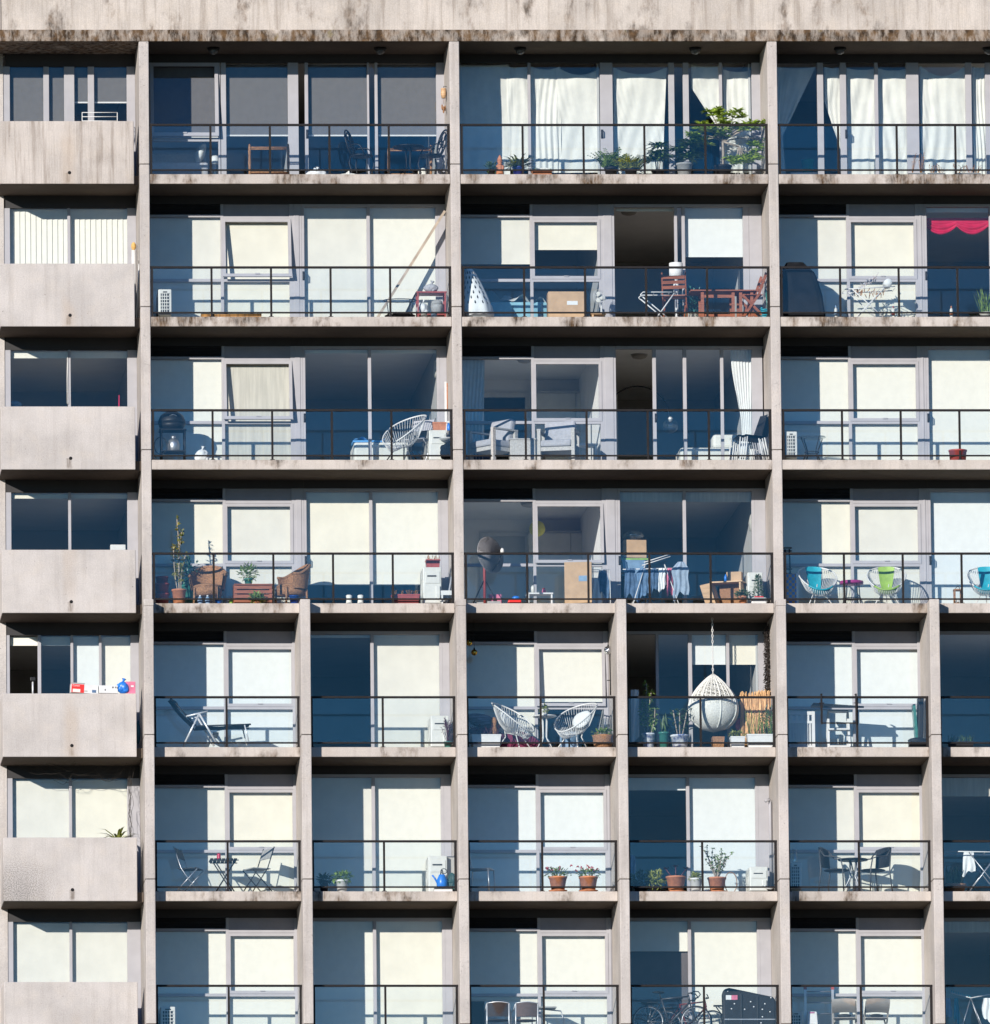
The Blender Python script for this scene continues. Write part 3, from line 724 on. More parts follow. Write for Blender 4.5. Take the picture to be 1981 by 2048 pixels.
# ------------------------------------------------------------------ builders of the things on the balconies
def pot_profile(rt, rb, h, rim=.02):
    return [(rb*.9, 0), (rb, .004), (rt-rim*.6, h-rim*1.6), (rt, h-rim*1.5), (rt, h), (rt-rim*.8, h), (rt-rim*.9, h-.03)]
def grow(root, kind, z, r, h, mat=None, n=None):
    mat = mat or M_LEAF; m = MB()
    if kind == 'bush': m.foliage((0, 0, z+h*.45), (r, r, h*.55), n or 160, .085, .035, .2); m.foliage((0, 0, z+h*.3), (r*.6, r*.6, h*.4), 50, .07, .03, 0)
    elif kind == 'fern':
        for i in range(n or 34):
            a = random.uniform(0, 2*PI); l = h*random.uniform(.6, 1.15); d = Vector((math.cos(a)*.6, math.sin(a)*.6, random.uniform(.5, 1.3))).normalized()
            p = Vector((random.uniform(-r, r)*.5, random.uniform(-r, r)*.5, z))
            for j in range(9):
                t = (j+1)/9; q = p+d*l*t+Vector((0, 0, -.22*l*t*t)); s = Vector((-d.y, d.x, 0)).normalized()
                for sg in (-1, 1): m.leaf(q, s*sg+d*.5, .085*(1.2-t*.7), .034)
    elif kind == 'rosette': m.rosette((0, 0, z), n or 46, h, h*.11, .8, .3)
    elif kind == 'palm':
        for (x, y, zz) in [(0, 0, .5), (-r*.4, .05, .35), (r*.45, -.04, .4), (r*.1, .08, .75)]:
            m.rosette((x, y, z+h*zz), 50, h*.46, .055, .5, .35)
        st = MB()
        for x in (-r*.3, r*.3, 0): st.tube([(x*.3, 0, z-.03), (x, 0, z+h*.6)], .012, 6)
        st.build('stem', M_BARK, root)
    elif kind == 'spiky': 
        for i in range(5): m.rosette((random.uniform(-.3,.3)*r, random.uniform(-.3,.3)*r, z+h*(.2+.13*i)), n or 40, r*.8, .045, .35, .25)
    elif kind == 'grass': 
        for i in range(n or 60): 
            a = random.uniform(0, 2*PI); m.blade((random.uniform(-r, r)*.6, random.uniform(-r, r)*.4, z), (math.cos(a)*.35, math.sin(a)*.3, 1), h*random.uniform(.6, 1.1), .018, .12)
    elif kind == 'flowers':
        m.foliage((0, 0, z+h*.35), (r, r*.8, h*.42), 120, .06, .04, .1)
        fl = MB()
        for i in range(9):
            a = random.uniform(0, 2*PI); p = Vector((math.cos(a)*r*random.uniform(.3, 1.1), math.sin(a)*r*.7, z+h*random.uniform(.55, 1)))
            for j in range(10): fl.leaf(p, (random.gauss(0,1), random.gauss(0,1), random.gauss(0,1)), .035, .03)
        fl.build('flowers', M_FLOWR, root)
        st = MB()
        for i in range(10):
            a = random.uniform(0, 2*PI); st.tube([(0, 0, z), (math.cos(a)*r*.8, math.sin(a)*r*.6, z+h*.75)], .006, 5)
        st.build('stem', M_LEAFD, root)
    elif kind == 'jade':
        st = MB()
        for i in range(13):
            a = random.uniform(0, 2*PI); rr = r*random.uniform(.2, 1); l = h*random.uniform(.55, 1)
            tip = Vector((math.cos(a)*rr+.08*h, math.sin(a)*rr*.6, z+l)); pts = arc((0, 0, z), tip, (random.uniform(-.06,.06), 0, 0), 6)
            st.tube(pts, .01, 5, rs=[.014-.0015*q for q in range(7)])
            for q in pts[2:]:
                for j in range(6): m.leaf(q, (random.gauss(0,1), random.gauss(0,1), random.gauss(.5,1)), .055, .032)
        st.build('stem', M_BARK, root)
    elif kind == 'succulent':
        for x in (-r*.9, 0, r*.95):
            zz = z+h*(.75 if x else .95)
            m.rosette((x, 0, zz), 26, .085, .035, .5, .1)
            m.tube([(x*.3, 0, z), (x, 0, zz)], .011, 6)
    elif kind == 'snake':
        for i in range(n or 11):
            a = random.uniform(0, 2*PI); m.blade((random.uniform(-r, r)*.5, random.uniform(-r, r)*.5, z), (math.cos(a)*.25, math.sin(a)*.2, 1), h*random.uniform(.6, 1.05), .055, .03)
    elif kind == 'rubber':
        st = MB()
        for x in (-.12, 0, .14):
            st.tube([(x*.3, 0, z), (x, 0, z+h*.9)], .012, 6)
            for j in range(9):
                a = j*2.4; m.leaf((x, 0, z+h*(.2+.085*j)), (math.cos(a), math.sin(a)*.6, .55), .15, .065, .15)
        st.build('stem', M_BARK, root)
    elif kind == 'tall':
        st = MB()
        for x, l in ((-.03, 1.0), (.06, .82), (-.1, .62), (.13, .5)):
            pts = arc((x*.3, 0, z), (x, 0, z+h*l), (random.uniform(-.05,.05), 0, 0), 12); st.tube(pts, .011, 5)
            for q in pts[3:]:
                for j in range(5): m.leaf(q, (random.gauss(0,1), random.gauss(0,.8), random.gauss(.4,.7)), .095, .042)
        st.build('stem', M_BARK, root)
    elif kind == 'conifer':
        for i in range(420):
            t = random.random(); rr = r*(1-t)*random.uniform(.4, 1)+.012; a = random.uniform(0, 2*PI)
            m.leaf((math.cos(a)*rr, math.sin(a)*rr, z+t*h), (math.cos(a), math.sin(a), random.uniform(.3, 1.2)), .055, .014)
        m.tube([(0, 0, z-.02), (0, 0, z+h)], .012, 6)
    elif kind == 'twigs':
        for i in range(n or 12):
            a = random.uniform(0, 2*PI); tip = Vector((math.cos(a)*r, math.sin(a)*r, z+h*random.uniform(.5, 1)))
            m.tube(arc((0, 0, z), tip, (random.uniform(-.04,.04), 0, 0), 4), .005, 4)
            for j in range(3): m.leaf(tip+Vector((0, 0, -.05*j)), (random.gauss(0,1), random.gauss(0,1), .3), .05, .02)
    m.build('leaves', mat, root)
def potted(label, loc, rt, h, potmat, kind, r, ph, leafmat=None, rb=None, saucer=None, rz=0, group='plants in pots on the balconies', n=None, cat='potted plant'):
    t = thing('potted_plant', label, cat, loc, rz, group)
    z0 = 0
    if saucer: MB().lathe([(rt*.7, 0), (rt*1.02, .03), (rt*1.0, .034), (rt*.9, .02)], (0, 0, 0), 22).build('saucer', saucer, t); z0 = .02
    MB().lathe(pot_profile(rt, rb or rt*.72, h), (0, 0, z0), 24).build('pot', potmat, t)
    MB().lathe([(rt*.92, h-.03)], (0, 0, z0), 20).build('soil', M_SOIL, t)
    grow(t, kind, h-.03+z0, r, ph, leafmat, n)
    return t
def trough(label, loc, w, d, h, mat, kind=None, r=.1, ph=.15, leafmat=None, rz=0, cat='planter', taper=.9):
    t = thing('planter_box', label, cat, loc, rz, 'planter boxes on the balconies')
    a, b, q = w/2, d/2, taper; wl = .015
    v = [(x*(q if z == 0 else 1), y*(q if z == 0 else 1), z) for z in (0, h) for x, y in ((-a, -b), (a, -b), (a, b), (-a, b))]
    v += [(x, y, z) for z in (h, h-.04) for x, y in ((-a+wl, -b+wl), (a-wl, -b+wl), (a-wl, b-wl), (-a+wl, b-wl))]
    f = [(3, 2, 1, 0)]
    for i in range(4):
        j = (i+1) % 4
        f += [(i, j, 4+j, 4+i), (4+i, 4+j, 8+j, 8+i), (8+i, 8+j, 12+j, 12+i)]
    m = MB().add(v, f)
    for sg in (-1, 1): m.box(-a-.006, a+.006, sg*b-.006, sg*b+.006, h-.03, h+.001)
    m.build('box', mat, t)
    MB().box(-a+wl, a-wl, -b+wl, b-wl, h-.05, h-.04).build('soil', M_SOIL, t)
    if kind:
        l = MB(); st = None
        for i in range(max(2, int(w/.12))):
            x = -a+w*(i+.5)/max(2, int(w/.12))
            if kind == 'bush': l.foliage((x, 0, h+ph*.4), (r, d*.5, ph*.6), 60, .06, .03, .1)
            elif kind == 'grass':
                for _ in range(16):
                    g = random.uniform(0, 6.3); l.blade((x+random.uniform(-.05,.05), random.uniform(-.04,.04), h-.03), (math.cos(g)*.3, math.sin(g)*.3, 1), ph*random.uniform(.5, 1.1), .012, .2)
            elif kind == 'twigs':
                for _ in range(7):
                    g = random.uniform(0, 6.3); tip = Vector((x+math.cos(g)*r, math.sin(g)*r*.5, h+ph*random.uniform(.4, 1)))
                    l.tube([(x, 0, h-.04), tip], .004, 4); l.leaf(tip, (random.gauss(0,1), random.gauss(0,1), 1), .05, .025)
        l.build('leaves', leafmat or M_LEAF, t)
    return t
def ac(label, loc, w=.28, h=.56, d=.8, grille=True, rz=0, mat=None):
    """outdoor unit standing end-on: the end that faces the street shows either the coil grid or the valve cover"""
    t = thing('air_conditioner', label, 'air conditioner', loc, rz, 'outdoor air conditioner units')
    mat = mat or M_WHITEP
    MB().box(-w/2, w/2, 0, d, .05, h+.05).build('casing', mat, t, .015)
    m = MB()
    for y in (.12, d-.16): m.box(-w/2-.01, w/2+.01, y, y+.05, 0, .049)
    m.build('foot', mat, t)
    if grille:
        MB().box(-w/2+.045, w/2-.05, -.006, -.001, .1, h-.03).build('coil', M_DARKP, t)
        g = MB()
        for i in range(1, 4): g.box(-w/2+.03+i*(w-.08)/4-.007, -w/2+.03+i*(w-.08)/4+.007, -.016, -.007, .1, h-.03)
        for j in range(7): zz = .1+(h-.13)*j/6; g.box(-w/2+.04, w/2-.045, -.02, -.0165, zz-.008, zz+.008)
        g.build('grille', mat, t)
        MB().box(-w/2+.09, w/2-.09, -.012, -.002, h-.018, h+.006).build('badge', M_DARKP, t)
    else:
        MB().box(-w/2+.04, w/2-.03, -.014, -.001, h*.62, h*.95).build('side_panel', mat, t, .006)
        MB().box(w/2-.12, w/2-.03, -.05, -.0145, .14, h*.55).build('valve_cover', mat, t, .012)
        MB().box(-w/2+.08, w/2-.10, -.02, -.0145, h*.80, h*.84).build('grip', M_DARKP, t)
        p = MB().tube([(w/2-.08, -.03, .16), (w/2-.05, -.07, .1), (w/2+.05, -.05, .08), (w/2+.1, .1, .12)], .018, 8)
        p.build('pipe', M_WHITE, t)
    f = MB()
    c = Vector((-w/2-.004, d*.48, h*.52))
    for rr in (.05, .1, .15, .2): f.tube([c+Vector((0, rr*math.cos(a*PI/9), rr*math.sin(a*PI/9))) for a in range(18)], .006, 4, True)
    for i in range(6): f.tube([c, c+Vector((0, .21*math.cos(i*PI/3), .21*math.sin(i*PI/3)))], .005, 4)
    f.build('fan_guard', M_DARKP if grille else mat, t)
    return t
def acapulco(label, loc, rz, frame=None, cords=None, cushion=None, legs=None, sling=None, s=1.0, group='round cord chairs'):
    t = thing('cord_chair', label, 'chair', loc, rz, group)
    frame = frame or M_WHITE; cords = cords or M_WHITE; legs = legs or frame
    M = RX(R(38)); c = Vector((0, .02, .56))*s
    def rim(a): 
        x, y = math.sin(a), -math.cos(a)
        return c+M@Vector((.37*x*(1+.06*y), .44*y, .05*x*x))*s
    def base(a): return Vector((.12*math.sin(a), .0-.13*math.cos(a), .27+.03*(-math.cos(a))))*s
    rimp = [rim(2*PI*i/40) for i in range(40)]
    f = MB().tube(rimp, .014, 7, True); f.tube([base(2*PI*i/20) for i in range(20)], .01, 6, True); f.build('hoop', frame, t)
    g = MB()
    for i in range(52):
        a = 2*PI*i/52; p, q = rim(a), base(a); b = (p+q)/2+Vector((0, 0, -.09))*s
        g.tube([p, p.lerp(b, .5)+Vector((0, 0, -.015)), b, q.lerp(b, .35), q], .0055, 4)
    g.build('cords', cords, t)
    if sling:
        def fn(u, v):
            a = (u-.5)*.86+PI; p, q = rim(a), base(PI+(u-.5)*1.3)
            return p.lerp(q, v)+Vector((0, -.012, -.08*math.sin(PI*v)+.012))*s
        def fn2(u, v):
            a = (u-.5)*1.3; p, q = rim(a), base((u-.5)*1.4)
            return p.lerp(q, v)+Vector((0, .0, -.06*math.sin(PI*v)+.008))*s
        MB().grid(fn, 12, 10).grid(fn2, 12, 6).build('sling', sling, t)
        MB().tube([rim((i/12-.5)*1.5) for i in range(13)], .018*s, 8).build('front_roll', sling, t)
    for a in (PI*.28, -PI*.28, PI):
        p = base(a)*1.0; top = rim(a*.9).lerp(base(a), .6)
        MB().tube([top+Vector((0, 0, -.03)), (p.x*1.2, p.y*1.2, .24*s), (p.x*2.6, p.y*2.7, 0)], .011*s, 6).build('leg', legs, t)
    if cushion:
        Mc = M@RX(R(32)); MB().ball(c+Vector((.03, .12, -.02))*s, .20*s, .05*s, .17*s, 16, 10, RX(R(-25))).build('cushion', cushion, t)
    return t
def folding_chair(label, loc, rz, fm, sm, wood=False, group='folding chairs'):
    t = thing('folding_chair', label, 'chair', loc, rz, group)
    r = .016 if wood else .010; hx = .21
    for sg in (-1, 1):
        x = sg*hx
        a, b = [(x, -.22, 0), (x, .10, .46), (x, .24, .86)], [(x*.88, .24, 0), (x*.88, -.20, .44)]
        if wood:
            MB().bar(a[0], a[1], .022, .045).bar(a[1], a[2], .022, .045).build('leg', fm, t); MB().bar(b[0], b[1], .022, .045).build('leg', fm, t)
        else:
            MB().tube(a, r, 6).build('leg', fm, t); MB().tube(b, r, 6).build('leg', fm, t)
    m = MB()
    for i in range(6): y = -.19+.062*i; m.box(-hx+.012, hx-.012, y, y+.048, .445, .462)
    m.build('seat', sm, t)
    m = MB()
    if wood:
        for i in range(3): z = .60+.085*i; m.obox((0, .142+.35*(z-.5), z), (2*hx-.024, .014, .058), RX(R(-19)))
    else: m.obox((0, .245-.05, .74), (2*hx-.022, .012, .2), RX(R(-19)))
    m.build('backrest', sm, t)
    if not wood: MB().tube([(-hx*.88, .16, .08), (hx*.88, .16, .08)], r*.8, 6).build('stretcher', fm, t)
    return t
def bistro_armchair(label, loc, rz, fm, sm, group='bistro armchairs'):
    t = thing('bistro_armchair', label, 'chair', loc, rz, group)
    for sg in (-1, 1):
        x = sg*.26
        MB().tube([(x*.95, -.25, 0), (x, -.24, .44), (x, -.2, .62), (x, -.08, .66), (x*.98, .12, .68), (x*.86, .235, .84)], .0125, 7).build('arm', fm, t)
        MB().tube([(x*.9, .25, 0), (x*.86, .2, .42), (x*.86, .235, .84)], .0125, 7).build('leg', fm, t)
    MB().tube([(-.224, .235, .84)]+[(-.224+.448*i/10, .235+.05*math.sin(PI*i/10), .84+.03*math.sin(PI*i/10)) for i in range(1, 10)]+[(.224, .235, .84)], .0125, 7).build('top_rail', fm, t)
    MB().ball((0, -.02, .43), .235, .24, .028, 18, 8).build('seat', sm, t)
    def fn(u, v): return (-.215+.43*u, .225+.05*math.sin(PI*u)-.03*(1-v), .50+.335*v+.025*math.sin(PI*u)*v)
    MB().grid(fn, 12, 8).grid(lambda u, v: Vector(fn(u, v))+Vector((0, .012, 0)), 12, 8).build('backrest', sm, t)
    return t
def wicker_armchair(label, loc, rz, mat=None, group='wicker armchairs'):
    t = thing('wicker_armchair', label, 'chair', loc, rz, group); mat = mat or M_WICK
    def wall(o):
        def fn(u, v):
            a = PI*(u*1.24-.62); b = max(0, math.cos(a))
            h = .56+.22*b**1.2
            rx, ry = (.27+o+.05*v), (.25+o+.07*v)
            return (rx*math.sin(a), ry*math.cos(a)-.02, .30+(h-.30)*v)
        return fn
    MB().grid(wall(0), 26, 8).grid(wall(.028), 26, 8).build('backrest', mat, t)
    MB().tube([Vector(wall(.014)(i/26, 1)) for i in range(27)], .026, 8).build('armrest', mat, t)
    MB().ball((0, -.03, .36), .27, .27, .055, 18, 8).build('seat', mat, t)
    MB().lathe([(.255, .20), (.262, .34)], (0, -.03, 0), 22).build('apron', mat, t)
    for x, y in ((-.21, -.22), (.21, -.22), (-.19, .19), (.19, .19)):
        MB().tube([(x*1.06, y*1.06, 0), (x, y, .33)], .02, 7).build('leg', mat, t)
    return t
def round_table(label, loc, r, h, topm, legm, style='tripod', group='small round tables', thick=.022):
    t = thing('round_table', label, 'table', loc, 0, group)
    MB().lathe([(.001, h-thick), (r*.98, h-thick), (r, h-thick*.5), (r*.985, h), (.001, h)], (0, 0, 0), 30).build('tabletop', topm, t)
    n = 4
    for i in range(n):
        a = 2*PI*i/n+.5; c, s = math.cos(a), math.sin(a)
        if style == 'wire': pts = [(c*r*.92, s*r*.92, h-thick), (c*r*.55, s*r*.55, h*.52), (c*r*.48, s*r*.48, h*.35), (c*r*.8, s*r*.8, 0)]
        elif style == 'hairpin': pts = [(c*r*.75, s*r*.75, h-thick), (c*r*.9, s*r*.9, 0)]
        elif style == 'flare': pts = [(c*r*.25, s*r*.25, h-thick), (c*.05, s*.05, h*.62), (c*.045, s*.045, h*.38), (c*r*.75, s*r*.75, .03), (c*r*.85, s*r*.85, 0)]
        else: pts = [(c*r*.3, s*r*.3, h-thick), (c*r*.22, s*r*.22, h*.5), (c*r*.9, s*r*.9, 0)]
        MB().tube(pts, .011, 6).build('leg', legm, t)
    if style in ('wire', 'hairpin'): MB().tube(ring((0, 0, h*.4 if style == 'wire' else h*.3), r*.5 if style == 'wire' else r*.8, r*.5 if style == 'wire' else r*.8, 24), .008, 5, True).build('ring', legm, t)
    return t
def rect_table(label, loc, w, d, h, mat, legw=.045, slats=0, rz=0, name='side_table', cat='table', shelf=None):
    t = thing(name, label, cat, loc, rz)
    m = MB()
    if slats:
        for i in range(slats): y = -d/2+d*(i+.1)/slats; m.box(-w/2, w/2, y, y+d/slats*.8, h-.022, h)
    else: m.box(-w/2, w/2, -d/2, d/2, h-.03, h)
    m.build('tabletop', mat, t, .004)
    for x in (-1, 1):
        for y in (-1, 1):
            cx, cy = x*(w/2-legw), y*(d/2-legw)
            MB().box(cx-legw/2, cx+legw/2, cy-legw/2, cy+legw/2, 0, h-.031).build('leg', mat, t)
    if shelf: MB().box(-w/2+legw*1.6, w/2-legw*1.6, -d/2+.02, d/2-.02, shelf, shelf+.02).build('shelf', mat, t)
    return t
def carton(label, loc, w, d, h, mat=None, rz=0, flaps=False, labelmat=None, name='cardboard_box', cat='box', tilt=0):
    t = thing(name, label, cat, loc, rz); 
    if tilt: t.rotation_euler = (0, tilt, rz)
    mat = mat or M_CARD
    MB().box(-w/2, w/2, -d/2, d/2, 0, h).build('body', mat, t, .006)
    MB().box(-w/2-.001, w/2+.001, -.03, .03, h+.0005, h+.003).build('tape', M_PINE if mat is M_CARD else M_WHITE, t)
    if flaps:
        for sg in (-1, 1): MB().obox((sg*w*.32, 0, h+.06), (.006, d*.9, .13), RY(R(sg*48))).build('flap', mat, t)
    if labelmat: MB().box(w*.02, w*.32, -d/2-.004, -d/2-.001, h*.55, h*.68).build('sticker', labelmat, t)
    return t
def bag(label, loc, rx, ry, rz_, mat, name='bag', cat='bag', knot=True):
    ph = [random.uniform(0, 6) for _ in range(3)]
    jit = lambda a, z: 1+.09*math.sin(3*a+ph[0]+2*z)+.06*math.sin(7*a+ph[1]-3*z)
    m = MB().ball((0, 0, rz_*.92), rx, ry, rz_*.92, 30, 18, None, jit)
    for q in range(5):
        a = q*1.26+ph[2]; m.ball((math.cos(a)*rx*.55, math.sin(a)*ry*.5, rz_*(.8+.35*math.sin(3*a))), rx*.5, ry*.55, rz_*.55, 18, 12, RY(a), lambda b, z: 1+.12*math.sin(4*b+ph[1]+3*z))
    if knot: m.lathe([(.03, -.03), (.016, .02), (.04, .06), (.0, .05)], (.01, 0, rz_*1.85), 9, RY(.35), True, lambda b, z: 1+.35*math.sin(3*b))
    return single(name, label, cat, m, mat, loc)
def cloth_sheet(label, loc, w, h, mat, name='towel', cat='towel', folds=2, amp=.02, rz=0, group=None, shape=None):
    """cloth doubled over a line: front and back leaves"""
    ph = random.uniform(0, 6)
    def fn(s):
        def g(u, v):
            x = (u-.5)*w*(shape(v) if shape else .72+.28*min(1, 2.5*v)+.05*math.sin(6*v+ph))+.03*w*math.sin(8*v+ph)
            return (x, s*(.012+.03*v)+amp*math.sin(2*PI*folds*u+ph+2*v)*(.3+.7*v)+.5*amp*math.sin(9*u+5*v), -h*v*(1 if s < 0 else .88)*(1+.13*math.sin(4*u+ph)+.06*math.sin(11*u)))
        return g
    return single(name, label, cat, MB().grid(fn(-1), 20, 14).grid(fn(1), 20, 14), mat, loc, rz, group)

# ================================================================== top row (storey 0)
k = 0
# soffit lamps
lamps = [(427, 'far left soffit lamp over the grey blinds'), (761, 'soffit lamp above the wrought iron chairs'), (1041, 'soffit lamp above the long white sheets'),
         (1391, 'soffit lamp above the rhododendron'), (1681, 'soffit lamp over the cream sheets beside the third fin'), (1978, 'soffit lamp cut by the right border of the photo')]
lamp0 = None
for px, lab in lamps:
    x = at(px, 88, .62).x; loc = (x, .62, ZTOP-.0065)
    if lamp0 is None:
        lamp0 = thing('ceiling_lamp', lab, 'lamp', loc, 0, 'dark round lamps under the top soffit')
        MB().lathe([(.12, 0), (.125, -.03), (.11, -.05)], (0, 0, 0), 24).build('base', M_RAIL, lamp0)
        MB().lathe([(.10, -.05), (.085, -.10), (.03, -.135), (.0001, -.14)], (0, 0, 0), 24).build('lamp_shade', pm('smoked_glass', (.12, .11, .10), .25), lamp0)
    else: copy_tree(lamp0, loc, 0, lab)
t = thing('drying_rack', 'thin white wire drying rack peeping over the solid parapet of the top row', 'drying rack', spot(0, 200, .7))
m = MB(); xa, xb = -.35, .35; zt = 1.37
for z in (zt, zt-.085, zt-.17): m.tube([(xa, 0, z), (xb, 0, z)], .008, 5)
m.build('rail', M_WHITE, t)
for x in (xa, xb): MB().tube([(x, 0, zt), (x, 0, zt-.2), (x*.9, -.15, 0)], .009, 5).tube([(x, .01, zt-.2), (x*.9, .25, 0)], .009, 5).build('leg', M_WHITE, t)
# first glass balcony
t = thing('sofa', 'blue grey daybed inside behind the tilted sash, top row', 'sofa', spot(0, 352, 2.1))
MB().box(-.62, .62, -.4, .4, .04, .55).build('seat', M_GREYF, t, .04)
MB().box(-.62, .62, .30, .5, .551, .88).build('backrest', M_GREYF, t, .05)
MB().box(-.75, -.622, -.4, .5, .04, .72).build('armrest', M_GREYF, t, .04)
s_ = single('cushion', 'cream cushion propped at the right end of the daybed', 'cushion', MB().ball((0, 0, .22), .10, .2, .23, 16, 10, RY(R(18))), M_CLOTHW, Vector(spot(0, 401, 1.85, .55)))
t = thing('table_lamp', 'clear glass lamp on a small brown box beside the daybed', 'lamp', spot(0, 430, 1.62, .24))
MB().lathe([(.06, 0), (.075, .05), (.055, .16), (.03, .24), (.03, .28)], (0, 0, 0), 18).build('base', M_GLASSJ, t)
MB().lathe([(.10, .26), (.06, .42)], (0, 0, 0), 18).build('lamp_shade', M_CLOTHW, t)
carton('small brown box under the glass lamp', spot(0, 431, 1.62), .26, .2, .235, M_WOOD)
def wood_rack(lab, px, w, Y):
    t = thing('wooden_rack', lab, 'rack', spot(0, px, Y), 0, 'turned wood racks')
    for sg in (-1, 1):
        MB().lathe([(.016, 0), (.024, .08), (.018, .16), (.026, .3), (.02, .42), (.026, .5), (.018, .6), (.012, .63)], (sg*w/2, 0, 0), 10).build('post', M_WICK, t)
    for z in (.14, .54, .57): MB().tube([(-w/2, 0, z), (w/2, 0, z)], .012, 6).build('rail', M_WICK, t)
    MB().box(-w/2, w/2, .02, .2, .13, .145).build('shelf', M_WOOD, t)
wood_rack('turned wooden rack standing alone in front of the second wide pane', 538, .66, .7)
wood_rack('turned wooden rack half hidden behind the round iron table', 820, .70, .95)
def iron_chair(lab, px, rz, Y):
    t = thing('iron_chair', lab, 'chair', spot(0, px, Y), rz, 'ornate black iron chairs')
    b = MB(); M = RX(R(-14)); o = Vector((0, .17, .42))
    def bp(x, z): return o+M@Vector((x, 0, z))
    b.tube([bp(.19*math.sin(a)*(1-.12*math.cos(a)), .26-.26*math.cos(a)) for a in [2*PI*i/24 for i in range(24)]], .017, 6, True)
    for cx, cz, r in ((0, .38, .09), (-.09, .24, .075), (.09, .24, .075), (0, .12, .07), (0, .25, .05), (-.1, .36, .05), (.1, .36, .05)):
        b.tube([bp(cx+r*math.cos(a), cz+r*math.sin(a)) for a in [2*PI*i/14 for i in range(14)]], .013, 5, True)
    b.build('backrest', M_BLACK, t)
    MB().lathe([(.001, .405), (.2, .41), (.215, .425), (.2, .435), (.001, .43)], (0, 0, 0), 24).build('seat', M_BLACK, t)
    for x, y in ((-.16, -.15), (.16, -.15), (-.15, .16), (.15, .16)):
        MB().tube([(x, y, .41), (x*1.15, y*1.15, .28), (x*.9, y*.9, .12), (x*1.25, y*1.3, 0)], .016, 6).build('leg', M_BLACK, t)
    for sg in (-1, 1): MB().tube(arc((sg*.19, .17, .60), (sg*.2, -.12, .42), (sg*.05, -.06, .08), 8), .013, 6).build('arm', M_BLACK, t)
iron_chair('ornate black iron chair left of the round iron table', 724, R(65), .55)
iron_chair('ornate black iron chair right of the round iron table against the fin', 862, R(-70), .5)
t = round_table('round black iron table between two ornate iron chairs', spot(0, 817, .6), .32, .66, M_BLACK, M_BLACK, 'flare')
bag('slumped white bag on the balcony floor behind the open door stile', spot(0, 633, .45), .21, .12, .085, M_CLOTHW)
bag('low cream bundle on the floor left of the first iron chair', spot(0, 697, .4), .2, .1, .045, M_SHEET, 'cloth_bundle', 'bundle', False)
bag('round cream cushion leaning behind the right iron chair', spot(0, 846, .95), .09, .07, .16, M_SHEET, 'cushion', 'cushion', False)
t = thing('wind_chime', 'shell and wood wind chime hanging on the fin beside the grey blinds', 'wind chime', (FX['B']-FW-.07, .62, at(888, 172, .6).z))
MB().tube([(.065, 0, 0), (0, 0, .0), (0, 0, -.05)], .006, 5).build('hook', M_BLACK, t)
MB().lathe([(.05, -.04), (.055, -.16), (.04, -.24)], (0, 0, 0), 12).build('bell', M_PINE, t)
for i, (x, y) in enumerate(((-.03, 0), (.03, .01), (0, -.03), (0, .035))): MB().tube([(x, y, -.24), (x, y, -.36)], .002, 4).ball((x, y, -.42-.02*i), .018, .018, .06, 8, 6).build('shell', M_WICK, t)
# second glass balcony: a garden
potted('small dark plastic pot with a low dark plant beside the garden gnome', spot(0, 983, .3), .075, .13, M_DARKP, 'bush', .09, .13, M_LEAFD, n=60)
t = thing('garden_gnome', 'terracotta garden gnome with a pointed hat beside a small dark pot', 'garden gnome', spot(0, 1000, .3))
MB().lathe([(.075, 0), (.08, .05), (.065, .14), (.072, .2), (.05, .25), (.035, .265)], (0, 0, 0), 18).ball((.055, -.03, .17), .03, .035, .06, 10, 8).ball((-.055, -.03, .17), .03, .035, .06, 10, 8).build('body', M_TERRA, t)
MB().ball((0, 0, .30), .052, .05, .05, 14, 10).ball((0, -.05, .295), .014, .014, .014, 8, 6).lathe([(.045, .23), (.03, .29)], (0, -.03, 0), 10).build('head', M_TERRA, t)
MB().lathe([(.06, .325), (.045, .36), (.02, .42), (.002, .44)], (0, 0, 0), 16).build('hat', M_TERRA, t)
potted('broad yellow green leafy plant in a dark blue pot beside the gnome', spot(0, 1037, .35), .11, .18, pm('navy_glaze', (.02, .03, .16), .3), 'rosette', .2, .40, M_LEAFY, n=90)
trough('pale concrete planter box right of the yellow green plant', spot(0, 1079, .55), .34, .22, .2, M_SHEET)
trough('terracotta planter tray lying at the slab edge with a few sprouts', spot(0, 1084, .22), .4, .16, .11, M_TERRA, 'grass', .05, .08)
potted('airy fern with tall thin fronds beside the broad post', spot(0, 1222, .55), .12, .2, M_DARKP, 'fern', .28, .46, M_LEAF, n=44)
potted('feathery bright green fern spilling at the slab edge', spot(0, 1262, .3), .12, .14, M_DARKP, 'fern', .3, .34, M_LEAFY, n=60)
potted('dark cane palm with several leafy heads left of the grey pot', spot(0, 1316, .5), .12, .15, M_DARKP, 'palm', .2, .62, M_LEAF)
potted('spiky round shrub in a square pale grey pot', spot(0, 1369, .55), .15, .28, M_STONE, 'spiky', .40, .60, M_LEAF, n=60)
t = thing('rhododendron', 'small rhododendron tree rising over the handrail with whorled leaves', 'tree', spot(0, 1446, .6))
MB().lathe(pot_profile(.17, .13, .26), (0, 0, 0), 22).build('pot', M_DARKP, t)
tr = MB(); lv = MB(); fork = Vector((0, 0, .72))
tr.tube([(0, 0, .2), (.01, 0, .5), fork], .03, 7, rs=[.034, .028, .025])
